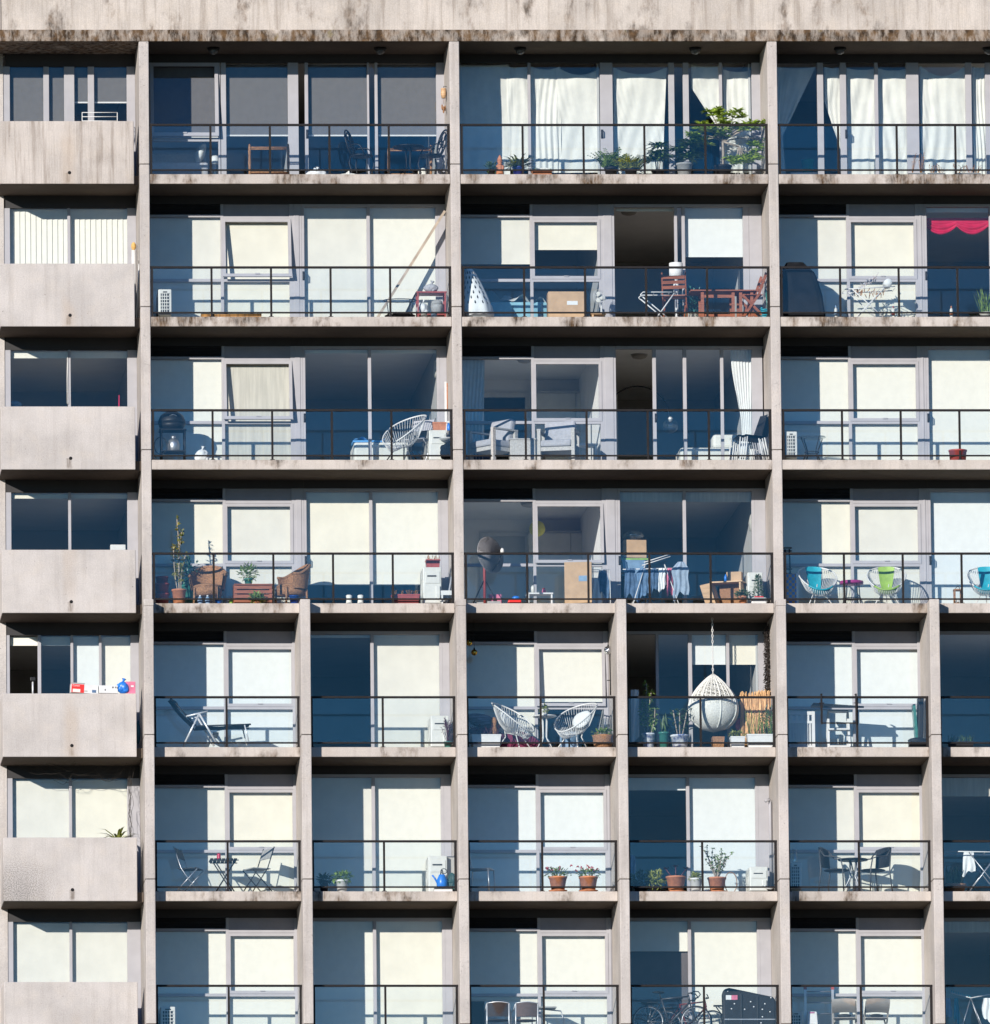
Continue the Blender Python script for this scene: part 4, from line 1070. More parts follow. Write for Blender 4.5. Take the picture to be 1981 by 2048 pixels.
tips = [(-.42, .05, 1.0), (-.2, -.05, 1.22), (-.05, .1, 1.3), (.05, -.1, 1.12), (.24, 0, 1.22), (.36, .1, 1.0), (.5, -.05, .98), (.66, 0, 1.02), (.78, -.08, 1.0), (-.3, -.15, .92), (.12, .15, 1.02),
        (.2, -.1, .34), (.35, -.05, .38), (.48, 0, .36), (.56, .05, .46), (-.5, 0, .82), (-.36, .1, .74), (.85, .05, .74), (0, -.1, .85), (.62, .1, .62)]
for i, tp in enumerate(tips):
    tp = Vector(tp); st = fork if tp.z > .7 else Vector((.3, 0, .62))
    pts = arc(st, tp, (0, 0, -.08 if tp.z < .7 else .06), 6); tr.tube(pts, .012, 5, rs=[.017, .015, .013, .011, .009, .008, .007])
    for w in range(6):
        c = tp+Vector((random.uniform(-.12,.12), random.uniform(-.1,.1), random.uniform(-.07,.08)))
        for j in range(14):
            a = j*2.4; lv.leaf(c, (math.cos(a), math.sin(a), random.uniform(-.2, .7)), .15*random.uniform(.75, 1.1), .05, .15)
tr.tube([fork, (.3, 0, .62)], .02, 6)
tr.build('trunk', M_BARK, t); lv.build('leaves', pm('rhododendron_leaf', (.13, .22, .03), .45, .4, 9, two=(.42, .56, .08)), t)
# third glass balcony
carton('low white cabinet inside under the green bucket', spot(0, 1610, 1.66), .6, .3, .31, M_WHITE, name='cabinet', cat='cabinet')
t = thing('bucket', 'green plastic bucket inside behind the sheer knotted curtain', 'bucket', spot(0, 1616, 1.62, .32), 0)
MB().lathe([(.1, 0), (.13, .25), (.138, .25), (.138, .265), (.122, .262), (.1, .02)], (0, 0, 0), 22).build('body', M_GREENB, t)
MB().tube(arc((-.13, 0, .25), (.13, 0, .25), (0, -.05, -.1), 10), .005, 5).build('handle', M_STEEL, t)
for px, lab in ((1833, 'tray of dried brown plants at the slab edge by the broad post'), (1872, 'second tray of dried leaves right of the broad post'), (1935, 'long tray of dried leaves near the right border')):
    trough(lab, spot(0, px, .3), .34 if px < 1900 else .5, .16, .06, M_WHITEP, 'twigs', .08, .16 if px != 1833 else .42, M_DRY)

# ================================================================== second row (storey 1)
k = 1
t = thing('mop', 'upright white pole with an orange sponge head beside the vertical blinds', 'mop', spot(1, 268, .95))
MB().lathe([(.045, 0), (.045, 1.5)], (0, 0, 0), 12).build('pole', M_WHITE, t); MB().ball((0, 0, 1.58), .05, .05, .085, 14, 10).build('sponge', M_ORNG, t)
t = thing('pole', 'thin white pole with a black band leaning on the fin beside the parapet', 'pole', spot(1, 272.5, .3), 0)
MB().tube([(0, 0, .0), (.075, .1, 1.22)], .013, 8).build('shaft', M_WHITE, t); MB().tube([(.069, .093, 1.13), (.074, .098, 1.2)], .0155, 8).build('band', M_BLACK, t)
ac('white air conditioner with square grille left of the bamboo plank, second row', spot(1, 330, .12), .26, .52, .8, True)
single('plank', 'old bamboo plank lying at the slab edge below the tilted sash', 'plank', MB().box(-.6, .6, -.06, .06, 0, .035).tube([(-.6, -.05, .05), (.6, -.05, .05)], .025, 8).tube([(-.6, .03, .05), (.6, .03, .05)], .025, 8), pm('bamboo', (.26, .13, .035), .6, .5, 3, stretch=(6, 1, 1)), spot(1, 462, .15))
a, b = Vector(spot(1, 748, .75)), Vector(at(890, 422, 1.0)); b.x = min(b.x, FX['B']-FW-.03)
single('board', 'long pale wooden board leaning diagonally across the right door pane', 'board', MB().bar((0, 0, 0), b-a, .05, .06, (0, 1, 0)), pm('weathered_board', (.34, .28, .22), .8, .2, 5), a)
t = thing('plant_stand', 'round black wire plant stand with a shallow bowl by the leaning board', 'plant stand', spot(1, 800, .45))
for z in (.12, .4): MB().tube(ring((0, 0, z), .33 if z > .3 else .25, .2, 28), .009, 5, True).build('hoop', M_BLACK, t)
for a_ in range(4): MB().tube([(.33*math.cos(a_*1.57+.6), .2*math.sin(a_*1.57+.6), .4), (.27*math.cos(a_*1.57+.6), .18*math.sin(a_*1.57+.6), 0)], .009, 5).build('leg', M_BLACK, t)
MB().lathe([(.06, .03), (.3, .085), (.31, .09), (.28, .085)], (0, 0, 0), 24).build('bowl', M_DARKP, t)
t = rect_table('dark topped shelf table with red legs stuffed with bags by the fin', spot(1, 862, .55), .60, .4, .57, M_REDPOT, .03, shelf=.1)
bag('grey stuffed bag lying on top of the dark shelf table', spot(1, 863, .55, .575), .14, .12, .095, M_GREYF)
bag('white carrier bag under the dark shelf table at its left', spot(1, 845, .52, .125), .11, .1, .13, M_CLOTHW)
t = thing('storage_bin', 'grey domed bin under the dark shelf table at its right', 'bin', spot(1, 874, .52, .125))
MB().lathe([(.1, 0), (.12, .14), (.12, .2)], (0, 0, 0), 20).build('body', M_STONE, t); MB().lathe([(.125, .2), (.1, .27), (.04, .3), (.0001, .305)], (0, 0, 0), 20).build('lid', M_STONE, t)
for px, c, lab in ((848, M_WHITEP, 'small white tub on the floor below the shelf table'), (868, M_SKYB, 'small blue tub on the floor below the shelf table')):
    single('tub', lab, 'tub', MB().lathe([(.05, 0), (.06, .09), (.065, .09), (.065, .1), (.02, .1)], (0, 0, 0), 18), c, spot(1, px, .22))
single('umbrella', 'closed thin black umbrella leaning on the shelf table', 'umbrella', MB().tube([(0, 0, 0), (.05, .03, .12), (.22, .06, .46), (.28, .07, .58)], .012, 7, rs=[.006, .02, .016, .008]), M_BLACK, spot(1, 806, .35))
# second balcony
t = thing('beanbag', 'tall white beanbag printed with black drops at the left fin', 'beanbag', spot(1, 957, .42))
bm = MB(); prof = [(.02, 0), (.27, .02), (.32, .12), (.31, .28), (.25, .5), (.17, .75), (.10, .95), (.05, 1.04), (.03, 1.09), (.001, 1.1)]
sh = lambda a, z: 1+.05*math.sin(5*a+3*z)+.03*math.sin(9*a-4*z)
bm.lathe(prof, (0, 0, 0), 40, Matrix(((1, 0, -.16), (0, 1, .05), (0, 0, 1))), True, sh); bm.build('body', M_CLOTHW, t)
dm = MB()
def prad(z):
    for (r0, z0), (r1, z1) in zip(prof, prof[1:]):
        if z0 <= z <= z1: return r0+(r1-r0)*(z-z0)/(z1-z0)
    return .02
for i in range(7):
    z = .34+.105*i
    for j in range(13):
        a = 2*PI*(j+.5*(i % 2))/13+PI
        if not (PI*.95 < a % (2*PI) < PI*1.80): continue
        pts = []
        for q in range(10):
            b_ = 2*PI*q/10; dz = -.022+.03*math.cos(b_)*(1.5 if math.cos(b_) > 0 else 1); da = .016*math.sin(b_)*(1-.55*max(0, math.cos(b_)))
            zz = z+dz; rr = prad(zz)*sh(a, zz)+.004; aa = a+da/max(rr, .05)
            pts.append((rr*math.cos(aa)-.16*zz, rr*math.sin(aa)+.05*zz, zz))
        dm.add(pts, [tuple(range(10))])
dm.build('drop_print', M_BLACK, t)
t = thing('bed', 'bed with rumpled white linen inside behind the cardboard box', 'bed', spot(1, 1040, 2.0))
MB().box(-.62, .58, -.35, 1.6, 0, .58).build('base', pm('aqua_valance', (.22, .42, .50), .9, .1), t, .03)
MB().grid(lambda u, v: (-.62+1.22*u, -.38+1.9*v, +.66+.10*math.sin(7*u+2)*math.cos(5*v+u*3)+.05*math.sin(17*u+8*v)+.05*math.cos(23*u)), 50, 30).build('linen', M_CLOTHW, t)
carton('large cardboard box with a white sticker under the awning sash, second row', spot(1, 1131, .75), .71, .4, .60, M_CARD, 0, False, M_CLOTHW)
t = rect_table('low pale wooden stool carrying the white fan', spot(1, 1196, .85), .30, .28, .2, M_PINE, .035, name='stool', cat='stool')
t = thing('fan', 'white desk fan on a low stool beside the broad post', 'fan', spot(1, 1200, .85, .205))
MB().lathe([(.09, 0), (.09, .02), (.02, .04), (.018, .22)], (.03, 0, 0), 16).build('base', M_WHITE, t)
fm = MB(); cc = Vector((-.02, -.06, .32))
for r_ in (.05, .09, .13, .155): fm.tube([cc+Vector((r_*math.cos(a*PI/10)*.8, r_*.5*math.cos(a*PI/10), r_*math.sin(a*PI/10))) for a in range(20)], .004, 4, True)
fm.build('guard', M_WHITE, t)
MB().ball((.06, .02, .32), .07, .05, .06, 14, 8).build('motor', M_WHITE, t)
for i in range(3): MB().ball(cc+Vector((.05*math.cos(i*2.1)*.8, .03*math.cos(i*2.1), .07*math.sin(i*2.1)-.0)), .05, .01, .06, 10, 6, RY(-i*2.1)).build('blade', M_WHITEP, t)
t = thing('drying_rack', 'white folding rack with crossed legs left of the wooden chair', 'drying rack', spot(1, 1313, .35))
for y in (-.18, .18):
    MB().tube([(-.30, y, .43), (-.33, y, .47), (-.28, y, .52), (.3, y, .52)], .013, 6).build('rail', M_WHITE, t)
    MB().tube([(-.3, y*.9, .44), (.22, y*.9, 0)], .013, 6).tube([(.34, y*.8, .5), (-.02, y*.8, 0)], .013, 6).build('leg', M_WHITE, t)
for x in (-.2, -.05, .1, .25): MB().tube([(x, -.18, .52), (x, .18, .52)], .006, 5).build('wire', M_WHITE, t)
t = thing('floor_lamp', 'floor lamp with a white drum shade standing by the open doorway', 'lamp', spot(1, 1353, .95))
MB().lathe([(.13, 0), (.13, .02), (.015, .03), (.015, .62), (.05, .64), (.06, .72), (.05, .85), (.015, .9), (.015, .95)], (0, 0, 0), 18).build('stand', M_CLOTHW, t)
MB().lathe([(.135, .94), (.135, 1.24), (.128, 1.24), (.128, .94)], (0, 0, 0), 28).build('lamp_shade', M_CLOTHW, t)
folding_chair('brown wooden folding chair seen from behind left of the gateleg table', spot(1, 1350, .62), R(170), M_WOOD, M_WOOD, True, 'brown wooden folding chairs')
t = thing('gateleg_table', 'brown wooden gateleg table between two folding chairs', 'table', spot(1, 1445, .6))
m = MB()
for i in range(7): y = -.32+.092*i; m.box(-.66, .66, y, y+.08, .565, .59)
m.build('tabletop', M_WOOD, t)
for x in (-.42, .19, .34, .56): MB().box(x-.03, x+.03, -.26, -.21, 0, .564).box(x-.03, x+.03, .2, .25, 0, .564).build('leg', M_WOOD, t)
MB().box(-.42, .19, -.245, -.22, .44, .5).box(-.42, .19, -.24, -.215, .06, .11).build('apron', M_WOOD, t)
folding_chair('brown wooden folding chair side on at the right end of the gateleg table', spot(1, 1503, .5), R(-84), M_WOOD, M_WOOD, True, 'brown wooden folding chairs')
potted('blue green bushy plant behind the gateleg table', spot(1, 1388, 1.0), .13, .2, M_WHITEP, 'bush', .22, .45, pm('leaf_blue_green', (.03, .12, .10), .5, .4), n=150)
t = thing('garden_hose', 'coiled green garden hose at the foot of the right fin', 'hose', spot(1, 1529, .35))
MB().tube([(.07*math.cos(i*.6), .07*math.sin(i*.6), .02+.0035*i) for i in range(60)], .014, 6).build('coil', M_TURQ, t); MB().tube([(.07, 0, .2), (.06, .05, .4), (.04, .1, .62)], .02, 6).build('broom', M_GRNPOT, t)
# third balcony
t = thing('barbecue_cover', 'covered barbecue under a black sheet beside the third fin', 'barbecue', spot(1, 1605, .5))
sec = [(-.36, .41, .06, .27), (-.34, .36, .45, .27), (-.36, .25, .8, .29), (-.40, .21, .88, .30), (-.375, .12, .96, .27), (-.30, .02, 1.07, .2), (-.2, -.1, 1.075, .15)]
def cov(u, v):
    f_ = v*(len(sec)-1); i = min(int(f_), len(sec)-2); q = f_-i
    a0, b0, z_, d_ = [sec[i][j]+(sec[i+1][j]-sec[i][j])*q for j in range(4)]
    ang = 2*PI*u; ca, sa = math.cos(ang), math.sin(ang)
    e = .35; cx = math.copysign(abs(ca)**e, ca); cy = math.copysign(abs(sa)**e, sa)
    w = 1+.02*math.sin(14*ang+4*v)*(1-v)
    return ((a0+b0)/2+(b0-a0)/2*cx*w, d_*cy*w, z_)
m = MB().grid(cov, 64, 30); o_ = len(m.v); m.add([cov(i/64, 1) for i in range(64)], [tuple(range(64))]); m.build('cover', M_TARP, t)
MB().box(-.30, .3, -.2, .2, 0.002, .06).build('base', M_BLACK, t)
t = thing('drying_rack', 'white clothes airer full of pegs in front of the awning sash, second row', 'drying rack', spot(1, 1738, .55))
for y in (-.25, .25):
    MB().tube([(-.52, y, .60), (.5, y, .66)], .012, 6).build('rail', M_WHITE, t)
    MB().tube([(.28, y, .62), (-.32, y, 0)], .012, 6).tube([(-.35, y, .6), (.3, y, 0)], .012, 6).build('leg', M_WHITE, t)
m = MB()
for i in range(11): x = -.5+.1*i; m.tube([(x, -.25, .60+.03*(x+.5)), (x, .25, .61+.03*(x+.5))], .005, 4)
m.build('wire', M_WHITE, t)
pg = MB()
for i in range(40):
    x = random.uniform(-.35, .3); y = random.choice((-.22, -.05, .1, .22)); pg.obox((x, y, .57+random.uniform(-.05,.04)), (.013, .012, .075), RY(random.uniform(-.5,.5)))
pg.build('pegs', M_DRY, t)
pg = MB()
pg.tube([(-.2, .05, .66), (0, .05, .78), (.18, .05, .92)], .006, 5)
for i in range(26):
    u = i/25; pg.obox((-.22+.4*u+random.uniform(-.02,.02), .05, .66+.26*u**1.2+random.uniform(-.05,.05)), (.014, .012, .07), RY(random.uniform(-1, 1)))
pg.build('peg_line', pm('peg_mix', (.45, .22, .16), .6, .6, 30, two=(.6, .6, .62)), t)
t = thing('towel_roll', 'rolled white towel lying on the right end of the airer', 'towel', spot(1, 1776, .5, .655))
MB().lathe([(.001, -.17), (.075, -.17), (.085, -.1), (.085, .1), (.075, .17), (.001, .17)], (0, 0, .09), 20, RX(PI/2)).build('roll', M_CLOTHW, t)
for px, lab, c, hh in ((1672, 'white bottle with a blue band left of the airer legs', M_SKYB, .25), (1787, 'small white bottle with red cap right of the airer legs', M_REDPOT, .24), (1903, 'slim white bottle in front of the dark glass door', M_TERRA, .24)):
    t = thing('bottle', lab, 'bottle', spot(1, px, .18), 0, 'bottles on the balcony floors')
    MB().lathe([(.03, 0), (.032, .02), (.032, hh*.68), (.014, hh*.84)], (0, 0, 0), 14).build('body', M_WHITEP, t); MB().lathe([(.015, hh*.84), (.015, hh)], (0, 0, 0), 10).build('cap', c, t); MB().lathe([(.0335, hh*.25), (.0335, hh*.5)], (0, 0, 0), 14).build('paper_label', c, t)
potted('spider plant with long thin leaves at the right border, second row', spot(1, 1972, .6), .11, .16, M_WHITEP, 'grass', .14, .48, M_LEAF, n=46)
single('tray', 'flat dark tray under the spider plant', 'tray', MB().box(-.2, .3, -.12, .12, 0, .05), M_DARKP, spot(1, 1966, .25), bevel=.01)

# ================================================================== third row (storey 2)
single('stick', 'red stick standing inside behind the right pane of the third row parapet balcony', 'stick', MB().bar((0, 0, 0), (.03, .05, 1.58), .022, .02, (0, 1, 0)), M_REDC, spot(2, 236, 1.7))
single('pillow', 'pale pillow inside at the lower left of the third row parapet window', 'pillow', MB().ball((0, 0, .0), .14, .12, .09, 16, 10), M_SKYB, spot(2, 30, 1.75, 1.38))
rect_table('high dark shelf inside that carries the pale pillow', spot(2, 40, 1.75), .5, .3, 1.3, M_DARKP, name='shelf', cat='shelf')
single('blind_cord', 'looped white blind cord hanging left of the mullion of the third row parapet window', 'cord', MB().tube([(0, 0, 1.0), (-.012, 0, .5), (-.01, 0, 0), (.01, 0, -.03), (.014, 0, .02), (.008, 0, .5), (0, 0, 1.0)], .006, 5), M_WHITE, Vector((X(2, 136, DW-.03), DW-.015, zs(2)+1.35)))
t = thing('kettle_barbecue', 'black kettle barbecue on a trolley at the left fin, third row', 'barbecue', spot(2, 344, .45))
MB().lathe([(.05, .60), (.16, .615), (.235, .67), (.25, .74)], (0, 0, 0), 28).build('bowl', M_BLACK, t)
MB().lathe([(.258, .74), (.25, .80), (.21, .89), (.12, .955), (.001, .975)], (0, 0, 0), 28).build('lid', M_BLACK, t)
MB().tube(arc((-.06, -.2, .85), (.08, -.2, .85), (0, -.06, .02), 8), .01, 6).build('handle', M_STEEL, t)
for x, y in ((-.2, -.16), (.23, -.16), (-.2, .18), (.23, .18)): MB().tube([(x, y, .62), (x, y, 0)], .016, 6).build('leg', M_BLACK, t)
MB().box(-.24, .26, -.2, .2, .6, .615).box(-.22, .24, -.18, .2, .2, .215).build('shelf', M_BLACK, t)
MB().tube(ring((-.22, -.17, .3), .12, .16, 18, RX(PI/2)), .008, 5, True).build('hose', M_BLACK, t)
t = thing('gas_bottle', 'grey gas bottle on the trolley of the kettle barbecue', 'gas bottle', spot(2, 347, .45, .215))
MB().lathe([(.08, 0), (.115, .03), (.12, .16), (.09, .25), (.03, .27)], (0, 0, 0), 20).build('body', M_STEEL, t); MB().lathe([(.05, .27), (.05, .33)], (0, 0, 0), 12).build('collar', M_STEEL, t)
bag('crumpled white bag on the floor right of the kettle barbecue', spot(2, 404, .35), .14, .12, .14, M_CLOTHW)
t = thing('air_conditioner', 'white indoor air conditioner high on the right wall behind the glass, third row', 'air conditioner', Vector((X(2, 884, 2.5), 2.1, zs(2)+1.98)), 0, 'indoor air conditioners')
MB().lathe([(.001, 0), (.12, 0), (.17, .03), (.19, .1), (.17, .35), (.001, .38)], (0, 0, 0), 20, Matrix.Diagonal((1, 2.1, 1))).build('casing', M_WHITEP, t)
t = thing('ottoman', 'cream ottoman bed inside the dark room beside the white cord chair', 'ottoman', spot(2, 760, 1.95))
MB().box(-.55, .55, -.4, .6, 0, .60).build('body', M_SHEET, t, .05)
t = thing('towel', 'folded blue towel on the cream ottoman', 'towel', spot(2, 737, 1.78, .605))
MB().grid(lambda u, v: (-.32+.64*u+.03*v, -.2+.5*v, .05+.04*math.sin(7*u+2*v)+.025*math.sin(15*u+3)*math.cos(6*v)), 30, 16).box(-.32, .3, -.18, .25, 0.002, .04).build('cloth', M_BLUT, t)
acapulco('large white cord chair tilted left beside the air conditioner, third row', spot(2, 808, .5), R(-52), legs=M_BLACK, s=1.12)
ac('white air conditioner carrying a terracotta trough beside the fin, third row', spot(2, 876, .35), .34, .60, .75, False)
trough('terracotta trough on top of the third row air conditioner', spot(2, 879, .52, .652), .27, .2, .17, M_TERRA)
t = thing('bottle', 'blue spray bottle standing beside the terracotta trough', 'bottle', spot(2, 898, .42, .652), 0, 'bottles on the balcony floors')
MB().lathe([(.03, 0), (.035, .02), (.035, .1), (.012, .15)], (0, 0, 0), 14).build('body', M_BLUE, t); MB().obox((-.015, 0, .17), (.06, .025, .035)).build('cap', M_WHITE, t)
folding_chair('light grey mesh chair folded behind the white cord chair', spot(2, 838, .85), R(-30), M_STEEL, M_GREYF)
bag('shiny black bag bulging beside the right end post, third row', spot(2, 896, .2), .14, .1, .2, M_TARP, knot=False)
t = thing('dish', 'white shallow dish resting on the shiny black bag', 'dish', spot(2, 893, .2, .40)); MB().lathe([(.05, 0), (.15, .05), (.155, .06), (.05, .012)], (0, 0, 0), 20).build('bowl', M_WHITE, t)
t = thing('pole', 'upright white pole with an orange tip at the right jamb, third row', 'pole', spot(2, 893, 1.15)); MB().tube([(0, 0, 0), (0, 0, 1.75)], .03, 8).build('shaft', M_WHITE, t); MB().tube([(.028, -.03, 1.2), (.028, -.03, 1.72)], .012, 6).build('stripe', M_TERRA, t)
# bedroom and its furniture
M_OUT = pm('pale_wicker', (.40, .385, .36), .85, .2, 40, bump=.5)
def outdoor_armchair(lab, px, rz, Y):
    t = thing('armchair', lab, 'armchair', spot(2, px, Y), rz, 'boxy white armchairs with grey cushions')
    for sg in (-1, 1):
        a = MB(); x = sg*.31
        a.box(x-.03, x+.03, -.3, -.23, 0, .575); a.build('leg', M_OUT, t)
        MB().box(x-.03, x+.03, .25, .32, 0, .575).build('leg', M_OUT, t)
        MB().box(x-.035, x+.035, -.3, .32, .576, .605).build('armrest', M_OUT, t)
    MB().box(-.278, .278, -.29, .30, .2, .27).build('seat_frame', M_OUT, t)
    MB().box(-.28, .28, -.31, .2, .275, .40).build('seat_cushion', M_GREYF, t, .035)
    MB().obox((0, .24, .60), (.56, .13, .44), RX(R(-14))).build('back_cushion', M_GREYF, t, .04)
outdoor_armchair('white framed armchair with grey cushions left of the white wicker cube', 985, R(-52), .5)
outdoor_armchair('white framed armchair with grey cushions right of the white wicker cube', 1117, R(-14), .55)
t = thing('side_table', 'white wicker cube table between the two armchairs', 'table', spot(2, 1044, .5)); MB().box(-.25, .25, -.22, .22, 0, .44).build('body', M_OUT, t, .01); MB().box(-.265, .265, -.235, .235, .442, .47).build('tabletop', M_OUT, t, .005)
single('blanket', 'dark blue blanket heaped inside behind the left armchair', 'blanket', MB().ball((0, 0, .3), .45, .3, .34, 24, 14, None, lambda a, z: 1+.08*math.sin(4*a+2*z)), M_NAVY, spot(2, 945, 1.75))
rect_table('white bedside cabinet inside behind the right armchair', spot(2, 1170, 1.9), .5, .4, .6, M_WHITE, shelf=.2)
t = thing('door', 'dark open doorway with a white frame in the back wall of the bedroom', 'door', Vector((X(2, 1010, 5.96), 5.98, zs(2)+.01)))
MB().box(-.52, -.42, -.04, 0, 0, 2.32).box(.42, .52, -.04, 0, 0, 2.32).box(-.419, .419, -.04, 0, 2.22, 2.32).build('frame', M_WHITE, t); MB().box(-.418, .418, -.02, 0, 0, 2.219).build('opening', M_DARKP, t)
t = thing('arc_lamp', 'arc floor lamp with a clear glass globe inside the half open door', 'lamp', spot(2, 1250, 3.2))
za = 1.75; MB().tube([(-.35, 0, 0), (-.33, 0, 1.0)]+[(.27-.62*math.cos(PI*i/16), 0, 1.42+.58*math.sin(PI*i/16)) for i in range(16)]+[(.90, 0, 1.35)], .014, 7).build('arm', M_BLACK, t)
MB().lathe([(.2, 0), (.2, .05)], (-.35, 0, 0), 24).build('base', M_BLACK, t)
MB().ball((.92, 0, 1.19), .155, .155, .155, 22, 14).build('globe', M_GLASSJ, t); MB().lathe([(.03, 1.28), (.05, 1.35), (.02, 1.38)], (.92, 0, 0), 12).build('socket', M_CHROME, t)
t = thing('sofa', 'white low sofa inside beside the stacked black chairs', 'sofa', spot(2, 1418, 2.1))
MB().box(-.62, .55, -.4, .45, 0, .52).build('seat', M_SHEET, t, .06); MB().box(.05, .56, -.3, .46, .521, .80).build('backrest', M_SHEET, t, .06)
st0 = None
for i in range(4):
    loc = Vector(spot(2, 1492, .45))+Vector((.045*i, .01*i, .018*i)); lab = ['lowest black chair of the stack by the third fin', 'second black chair up in the stack by the third fin', 'third black chair up in the stack by the third fin', 'topmost black chair of the stack by the third fin'][i]
    if st0 is None:
        t = st0 = thing('stacking_chair', lab, 'chair', loc, R(-72), 'stacked black chairs')
        MB().grid(lambda u, v: (-.22+.44*u, -.24+.46*v, .47+.02*math.cos(2*PI*u)-.03*v), 8, 8).grid(lambda u, v: (-.22+.44*u, -.24+.46*v, .45+.02*math.cos(2*PI*u)-.03*v), 8, 8).build('seat', M_DARKP, t)
        for o in (0, .015): pass
        MB().grid(lambda u, v: (-(.22-.06*v)+2*(.22-.06*v)*u, .22+.06*math.sin(PI*u)*.6+.15*v, .46+.46*v), 8, 8).grid(lambda u, v: (-(.22-.06*v)+2*(.22-.06*v)*u, .235+.06*math.sin(PI*u)*.6+.15*v, .46+.46*v), 8, 8).build('backrest', M_DARKP, t)
        for x in (-.21, .21):
            MB().tube([(x, -.2, .45), (x*1.08, -.25, 0)], .014, 6).build('leg', M_WHITE, t); MB().tube([(x, .17, .44), (x*1.05, .26, 0)], .014, 6).build('leg', M_WHITE, t)
    else: copy_tree(st0, loc, R(-72), lab)
# third balcony
ac('white air conditioner with square grille left of the glass table, third row', spot(2, 1583, .1), .24, .53, .8, True)
round_table('round glass table with black wire legs beside the air conditioner, third row', spot(2, 1624, .42), .28, .52, M_GLASSJ, M_BLACK, 'wire')
t = thing('pot', 'empty dark red plant pot behind a railing post, third row', 'plant pot', spot(2, 1916, .2)); MB().lathe(pot_profile(.185, .16, .22), (0, 0, 0), 28).build('body', M_REDPOT, t); MB().lathe([(.165, .19)], (0, 0, 0), 20).build('soil', M_SOIL, t)

# ================================================================== fourth row (storey 3)
carton('white box inside at the lower right of the fourth row parapet window', spot(3, 236, 1.75, 1.0), .30, .2, .42, M_WHITE)
rect_table('high dark shelf inside that carries the white box, fourth row', spot(3, 236, 1.75), .5, .3, .99, M_DARKP, name='shelf', cat='shelf')
potted('tall slender shrub in a terracotta pot rising over the handrail', spot(3, 358, .35), .145, .31, M_TERRA, 'tall', .2, 1.40, pm('leaf_tall', (.07, .11, .02), .5, .5, 10, two=(.28, .25, .05)))
t = thing('pot', 'stack of dark red pots at the left fin, fourth row', 'plant pot', spot(3, 324, .5))
for i, (r_, z_) in enumerate(((.15, 0), (.15, .2), (.13, .34))): MB().lathe(pot_profile(r_, r_*.8, .26), (0, 0, z_), 22).build('pot', M_REDPOT, t)
potted('blue green leafy plant in a tall teal pot behind the left wicker chair', spot(3, 378, .9), .16, .42, M_GRNPOT, 'bush', .2, .5, pm('leaf_teal', (.02, .12, .08), .45, .4, 10), n=120)
wicker_armchair('brown wicker armchair left of the slatted crate', spot(3, 416, .55), R(-12))
wicker_armchair('brown wicker armchair right of the slatted crate turned sideways', spot(3, 585, .5), R(-68))
t = thing('wooden_crate', 'brown slatted wooden crate between the two wicker armchairs', 'crate', spot(3, 505, .55))
m = MB()
for z in (.06, .15, .24, .33): m.box(-.37, .37, -.24, -.22, z, z+.064).box(-.37, .37, .22, .24, z, z+.064)
m.build('slats', M_WOOD, t)
for x in (-.35, .35): MB().box(x-.03, x+.03, -.219, .219, 0, .41).build('side_panel', M_WOOD, t)
MB().box(-.38, .38, -.25, .25, .411, .43).build('tabletop', M_WOOD, t)
potted('bushy plant with a purple crown on the slatted crate', spot(3, 497, .5, .432), .09, .13, M_GRNPOT, 'bush', .19, .30, M_LEAF, n=170)
single('plant', 'purple flower head crowning the plant on the slatted crate', 'plant', MB().foliage((0, 0, 0), (.09, .09, .07), 60, .06, .04, .1), M_LEAFR, Vector(spot(3, 499, .5, .432+.40))) if False else None
potted('round bright green plant in front of the slatted crate', spot(3, 513, .2), .08, .06, M_TERRA, 'bush', .11, .16, M_LEAF, n=150)
for px, lab in ((400, 'left of two clear bottles in front of the left wicker chair'), (415, 'right of two clear bottles in front of the left wicker chair')):
    t = thing('bottle', lab, 'bottle', spot(3, px, .2), 0, 'bottles on the balcony floors'); MB().lathe([(.045, 0), (.05, .02), (.05, .11), (.02, .16)], (0, 0, 0), 14).build('body', M_SKYB, t); MB().lathe([(.02, .16), (.02, .185)], (0, 0, 0), 10).build('cap', M_WHITE, t)
t = thing('bucket', 'small blue tub right of the left wicker chair', 'bucket', spot(3, 435, .18)); MB().lathe([(.07, 0), (.085, .09), (.09, .09), (.09, .1), (.07, .1), (.06, .02)], (0, 0, 0), 20).build('body', M_BLUE, t)
t = thing('bucket', 'dark blue bucket under the right wicker chair', 'bucket', spot(3, 588, .2)); MB().lathe([(.075, 0), (.09, .16), (.097, .16), (.097, .175), (.08, .175), (.07, .02)], (0, 0, 0), 20).build('body', pm('cobalt_plastic', (.01, .05, .25), .4), t)
t = thing('cup', 'small yellow green cup left of the slatted crate', 'cup', spot(3, 462, .16)); MB().lathe([(.03, 0), (.042, .1), (.038, .1), (.026, .01)], (0, 0, 0), 16).build('body', M_LIME, t)
for px, lab in ((698, 'left of two little cream stools by the middle door stile'), (721, 'right of two little cream stools by the middle door stile')):
    t = thing('stool', lab, 'stool', spot(3, px, .3), 0, 'little cream stools'); MB().lathe([(.05, 0), (.062, .03), (.05, .12), (.06, .19), (.04, .205)], (0, 0, 0), 18).build('body', M_SHEET, t)
trough('long red trough at the slab edge left of the air conditioner, fourth row', spot(3, 811, .25), .55, .2, .2, M_REDPOT, 'twigs', .05, .08, M_DRY)
ac('tall cream air conditioner carrying a pink planter, fourth row', spot(3, 865, .35), .36, .72, .75, False)
trough('pink planter with dry grass on top of the fourth row air conditioner', spot(3, 866, .5, .775), .28, .2, .16, M_REDPOT, 'grass', .06, .15, M_DRY)
